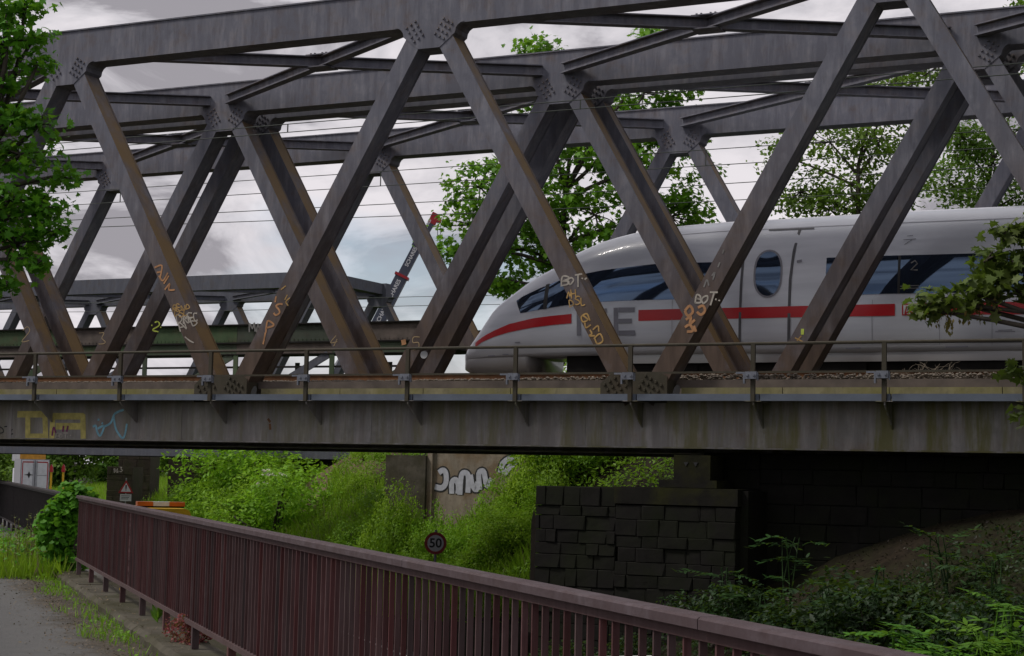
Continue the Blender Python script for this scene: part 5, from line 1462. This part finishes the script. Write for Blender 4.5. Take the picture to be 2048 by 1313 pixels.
# red-leaved weed at the kerb
rw = at(385, 1296, 15.6)
rwr = thing('red_weed', 'bushy red-leaved weed at the foot of the kerb', 'weed', (rw.x, rw.y, -1.67), 0)
bl = [((random.gauss(0, .13), random.gauss(0, .11), random.uniform(.06, .30)), (.12, .11, .08)) for _ in range(12)]
(V, Fq), tips = blob_leaves(bl, (520, 8), .035, DIAMOND, .02, 1, .4)
put('foliage', arr_mesh('foliage', [(V, Fq)], MT['leaf_red']), rwr)
mb = MB()
for c_, cc in tips:
    limb(mb, (0, 0, 0), Vector(c_), .006, .004, .1, 3)
    for q_ in cc[::6]: limb(mb, Vector(c_), Vector(q_), .004, .002, .1, 2)
mb.build('stems', MT['leaf_red'], rwr)
# thistle-like plant on the kerb and a dandelion
def rosette(name, label, px, py, Y, z, n, ln, mat, up):
    c = at(px, py, Y); r = thing(name, label, 'weed', (c.x, c.y, z), 0)
    a = rng.uniform(0, 6.28, n); tg = np.stack([np.cos(a), np.sin(a), rng.uniform(up * .6, up * 1.3, n)], 1)
    sd_ = np.stack([-np.sin(a), np.cos(a), 0 * a], 1); nn = np.cross(sd_, tg)
    lf = (np.array([(-.06, 0, 0), (.06, 0, 0), (.14, .45, .03), (.09, .7, .0), (0, 1, -.06), (-.09, .7, 0), (-.14, .45, .03)]), [(0, 1, 2), (0, 2, 6), (6, 2, 3), (6, 3, 5), (5, 3, 4)])
    base_ = np.stack([0 * a, 0 * a, rng.uniform(0, ln * .6, n)], 1)
    tn = tg / np.linalg.norm(tg, axis=1, keepdims=True); nn = nn / np.linalg.norm(nn, axis=1, keepdims=True)
    put('leaves', arr_mesh('leaves', [leaf_arrays(base_, nn, ln * rng.uniform(.6, 1.1, n), lf, tang=tn)], mat), r)
    MB().tube([(0, 0, 0), (0, 0, ln * .8)], .006, 5).build('stem', mat, r)
    return r
rosette('thistle_weed', 'light green leafy weed sprouting on the kerb', 316, 1222, 17.4, -1.56, 16, .17, MT['leaf_frond'], 1.5)
dn_ = rosette('dandelion', 'small yellow-flowered weed at the kerb', 242, 1170, 21, -1.66, 9, .12, MT['leaf_ivy'], 1.2)
MB().prism(disc(.02, 8), -.01, .01).build('flower', plain('dandelion_yellow', (.6, .42, .02), .7), dn_, loc=(0, 0, .17))
MB().tube([(0, 0, 0), (0, 0, .17)], .004, 4).build('stem', MT['leaf_ivy'], dn_)

# compound-leaved saplings bottom right, lit by the open sky
def frond_plant(name, label, px, py, Y, fronds, ln, mat, group=None, zdrop=.9, spread=(.5, 1.2)):
    c = at(px, py, Y); zg = float(height(c.x, c.y))
    zg = min(zg, c.z - .05)
    r = thing(name, label, 'plant', (c.x, c.y, zg), 0, group)
    top_z = c.z - zg
    parts = []; mb = MB()
    lf = (np.array([(-.10, .02, 0), (.10, .02, 0), (.20, .35, .03), (.13, .72, 0), (0, 1, -.05), (-.13, .72, 0), (-.20, .35, .03)]), [(0, 1, 2), (0, 2, 6), (6, 2, 3), (6, 3, 5), (5, 3, 4)])
    for i in range(fronds):
        a = random.uniform(0, 6.28); o_ = Vector((random.gauss(0, .12), random.gauss(0, .12), top_z * random.uniform(.45, 1)))
        d = Vector((math.cos(a), math.sin(a), random.uniform(.1, .9))).normalized()
        l_ = ln * random.uniform(.65, 1.1); droop = random.uniform(.2, .55)
        pts = [o_ + d * l_ * t_ - Vector((0, 0, droop * l_ * t_ * t_)) for t_ in np.linspace(0, 1, 8)]
        mb.tube(pts, [.009 - .0009 * k for k in range(8)], 4)
        P, T, Nn, S = [], [], [], []
        sdv = d.cross(Vector((0, 0, 1))).normalized()
        for k in range(15):
            t_ = .18 + .82 * (k // 2 * 2) / 14; p_ = o_ + d * l_ * t_ - Vector((0, 0, droop * l_ * t_ * t_))
            tv = (sdv * (1 if k % 2 else -1) * .85 + d * .55 - Vector((0, 0, .25))).normalized() if k < 14 else d
            P.append(p_); T.append(tv); Nn.append(Vector((random.gauss(0, .15), random.gauss(0, .15), 1)) - tv * tv.z); S.append(l_ * .26 * (1 - .35 * abs(t_ - .5)))
        P, T, Nn = np.array(P), np.array(T), np.array(Nn)
        Nn = Nn / np.linalg.norm(Nn, axis=1, keepdims=True); T = T - Nn * (T * Nn).sum(1, keepdims=True)
        parts.append(leaf_arrays(P, Nn, np.array(S), lf, tang=T))
    for _ in range(4): limb(mb, (random.gauss(0, .05), random.gauss(0, .05), -.1), (random.gauss(0, .1), random.gauss(0, .1), top_z), .018, .008, .08, 4)
    tag(put('leaflets', arr_mesh('leaflets', parts, mat), r), kind='stuff'); mb.build('stems', mat, r)
    return r
G3 = 'sunlit saplings at the lower right'
for px, py, Y, n_, lab in ((1800, 1262, 20, 20, 'bright compound-leaved sapling leftmost at the lower right, behind the railing'), (1880, 1290, 19.5, 20, 'bright compound-leaved sapling just above the railing handrail end'),
                        (1960, 1262, 20, 22, 'bright compound-leaved sapling between two others at the lower right'), (2015, 1215, 20.5, 22, 'tallest bright compound-leaved sapling at the lower right corner'), (2045, 1280, 19.5, 22, 'bright compound-leaved sapling cut by the bottom right corner'), (1930, 1312, 19, 20, 'lowest bright compound-leaved sapling at the bottom edge')):
    frond_plant('sapling', lab, px, py, Y, n_, .85, MT['leaf_frond'], G3)
for px, py, Y, lab in ((1440, 1135, 31.5, 'fern-like plant at the foot of the sooty wall, left'), (1580, 1075, 31, 'fern-like plant against the stone courses, right'), (1890, 1075, 29, 'small fern-like plant on the dark soil slope'),
                       (1660, 1180, 27, 'fern low on the dark slope behind the railing'), (1520, 1190, 30, 'fern between the abutment foot and the dark slope'), (1750, 1130, 28, 'fern in the middle of the dark slope'), (1985, 1120, 26, 'fern on the dark slope near the right edge')):
    frond_plant('fern', lab, px, py, Y, 11, .8, MT['leaf_fern'], None)
# dry twigs beside the track
tg0 = on_v(1880, 742, VA + 1.2)
dw = thing('dry_twigs', 'bare dry twigs growing beside the track under the train', 'twigs', uv2w(tg0[0], VA + 1.25, 2.02), 0)
mb = MB()
for i in range(26):
    x = random.uniform(-.55, .55); a = Vector((x, random.gauss(0, .05), 0)); b_ = a + Vector((random.gauss(0, .18), 0, random.uniform(.12, .36)))
    limb(mb, a, b_, .006, .003, .25, 4)
    limb(mb, a.lerp(b_, .6), b_ + Vector((random.gauss(0, .1), 0, random.uniform(-.06, .1))), .004, .002, .2, 3)
mb.build('twigs', plain('dry_twig', (.20, .165, .125), .8), dw)
# weathered wooden stake beside the abutment
c = at(1067, 1058, 37)
stk = MB().prism([(-.06, 0), (.06, 0), (.055, 2.4), (.0, 2.62), (-.05, 2.35)], -.05, .05).build('wooden_stake', plain('old_timber', (.05, .04, .03), .9), None, loc=(c.x, c.y, at(1067, 1020, 37).z - 2.6))
tag(stk, 'pointed weathered wooden stake left of the sooty abutment', 'stake')
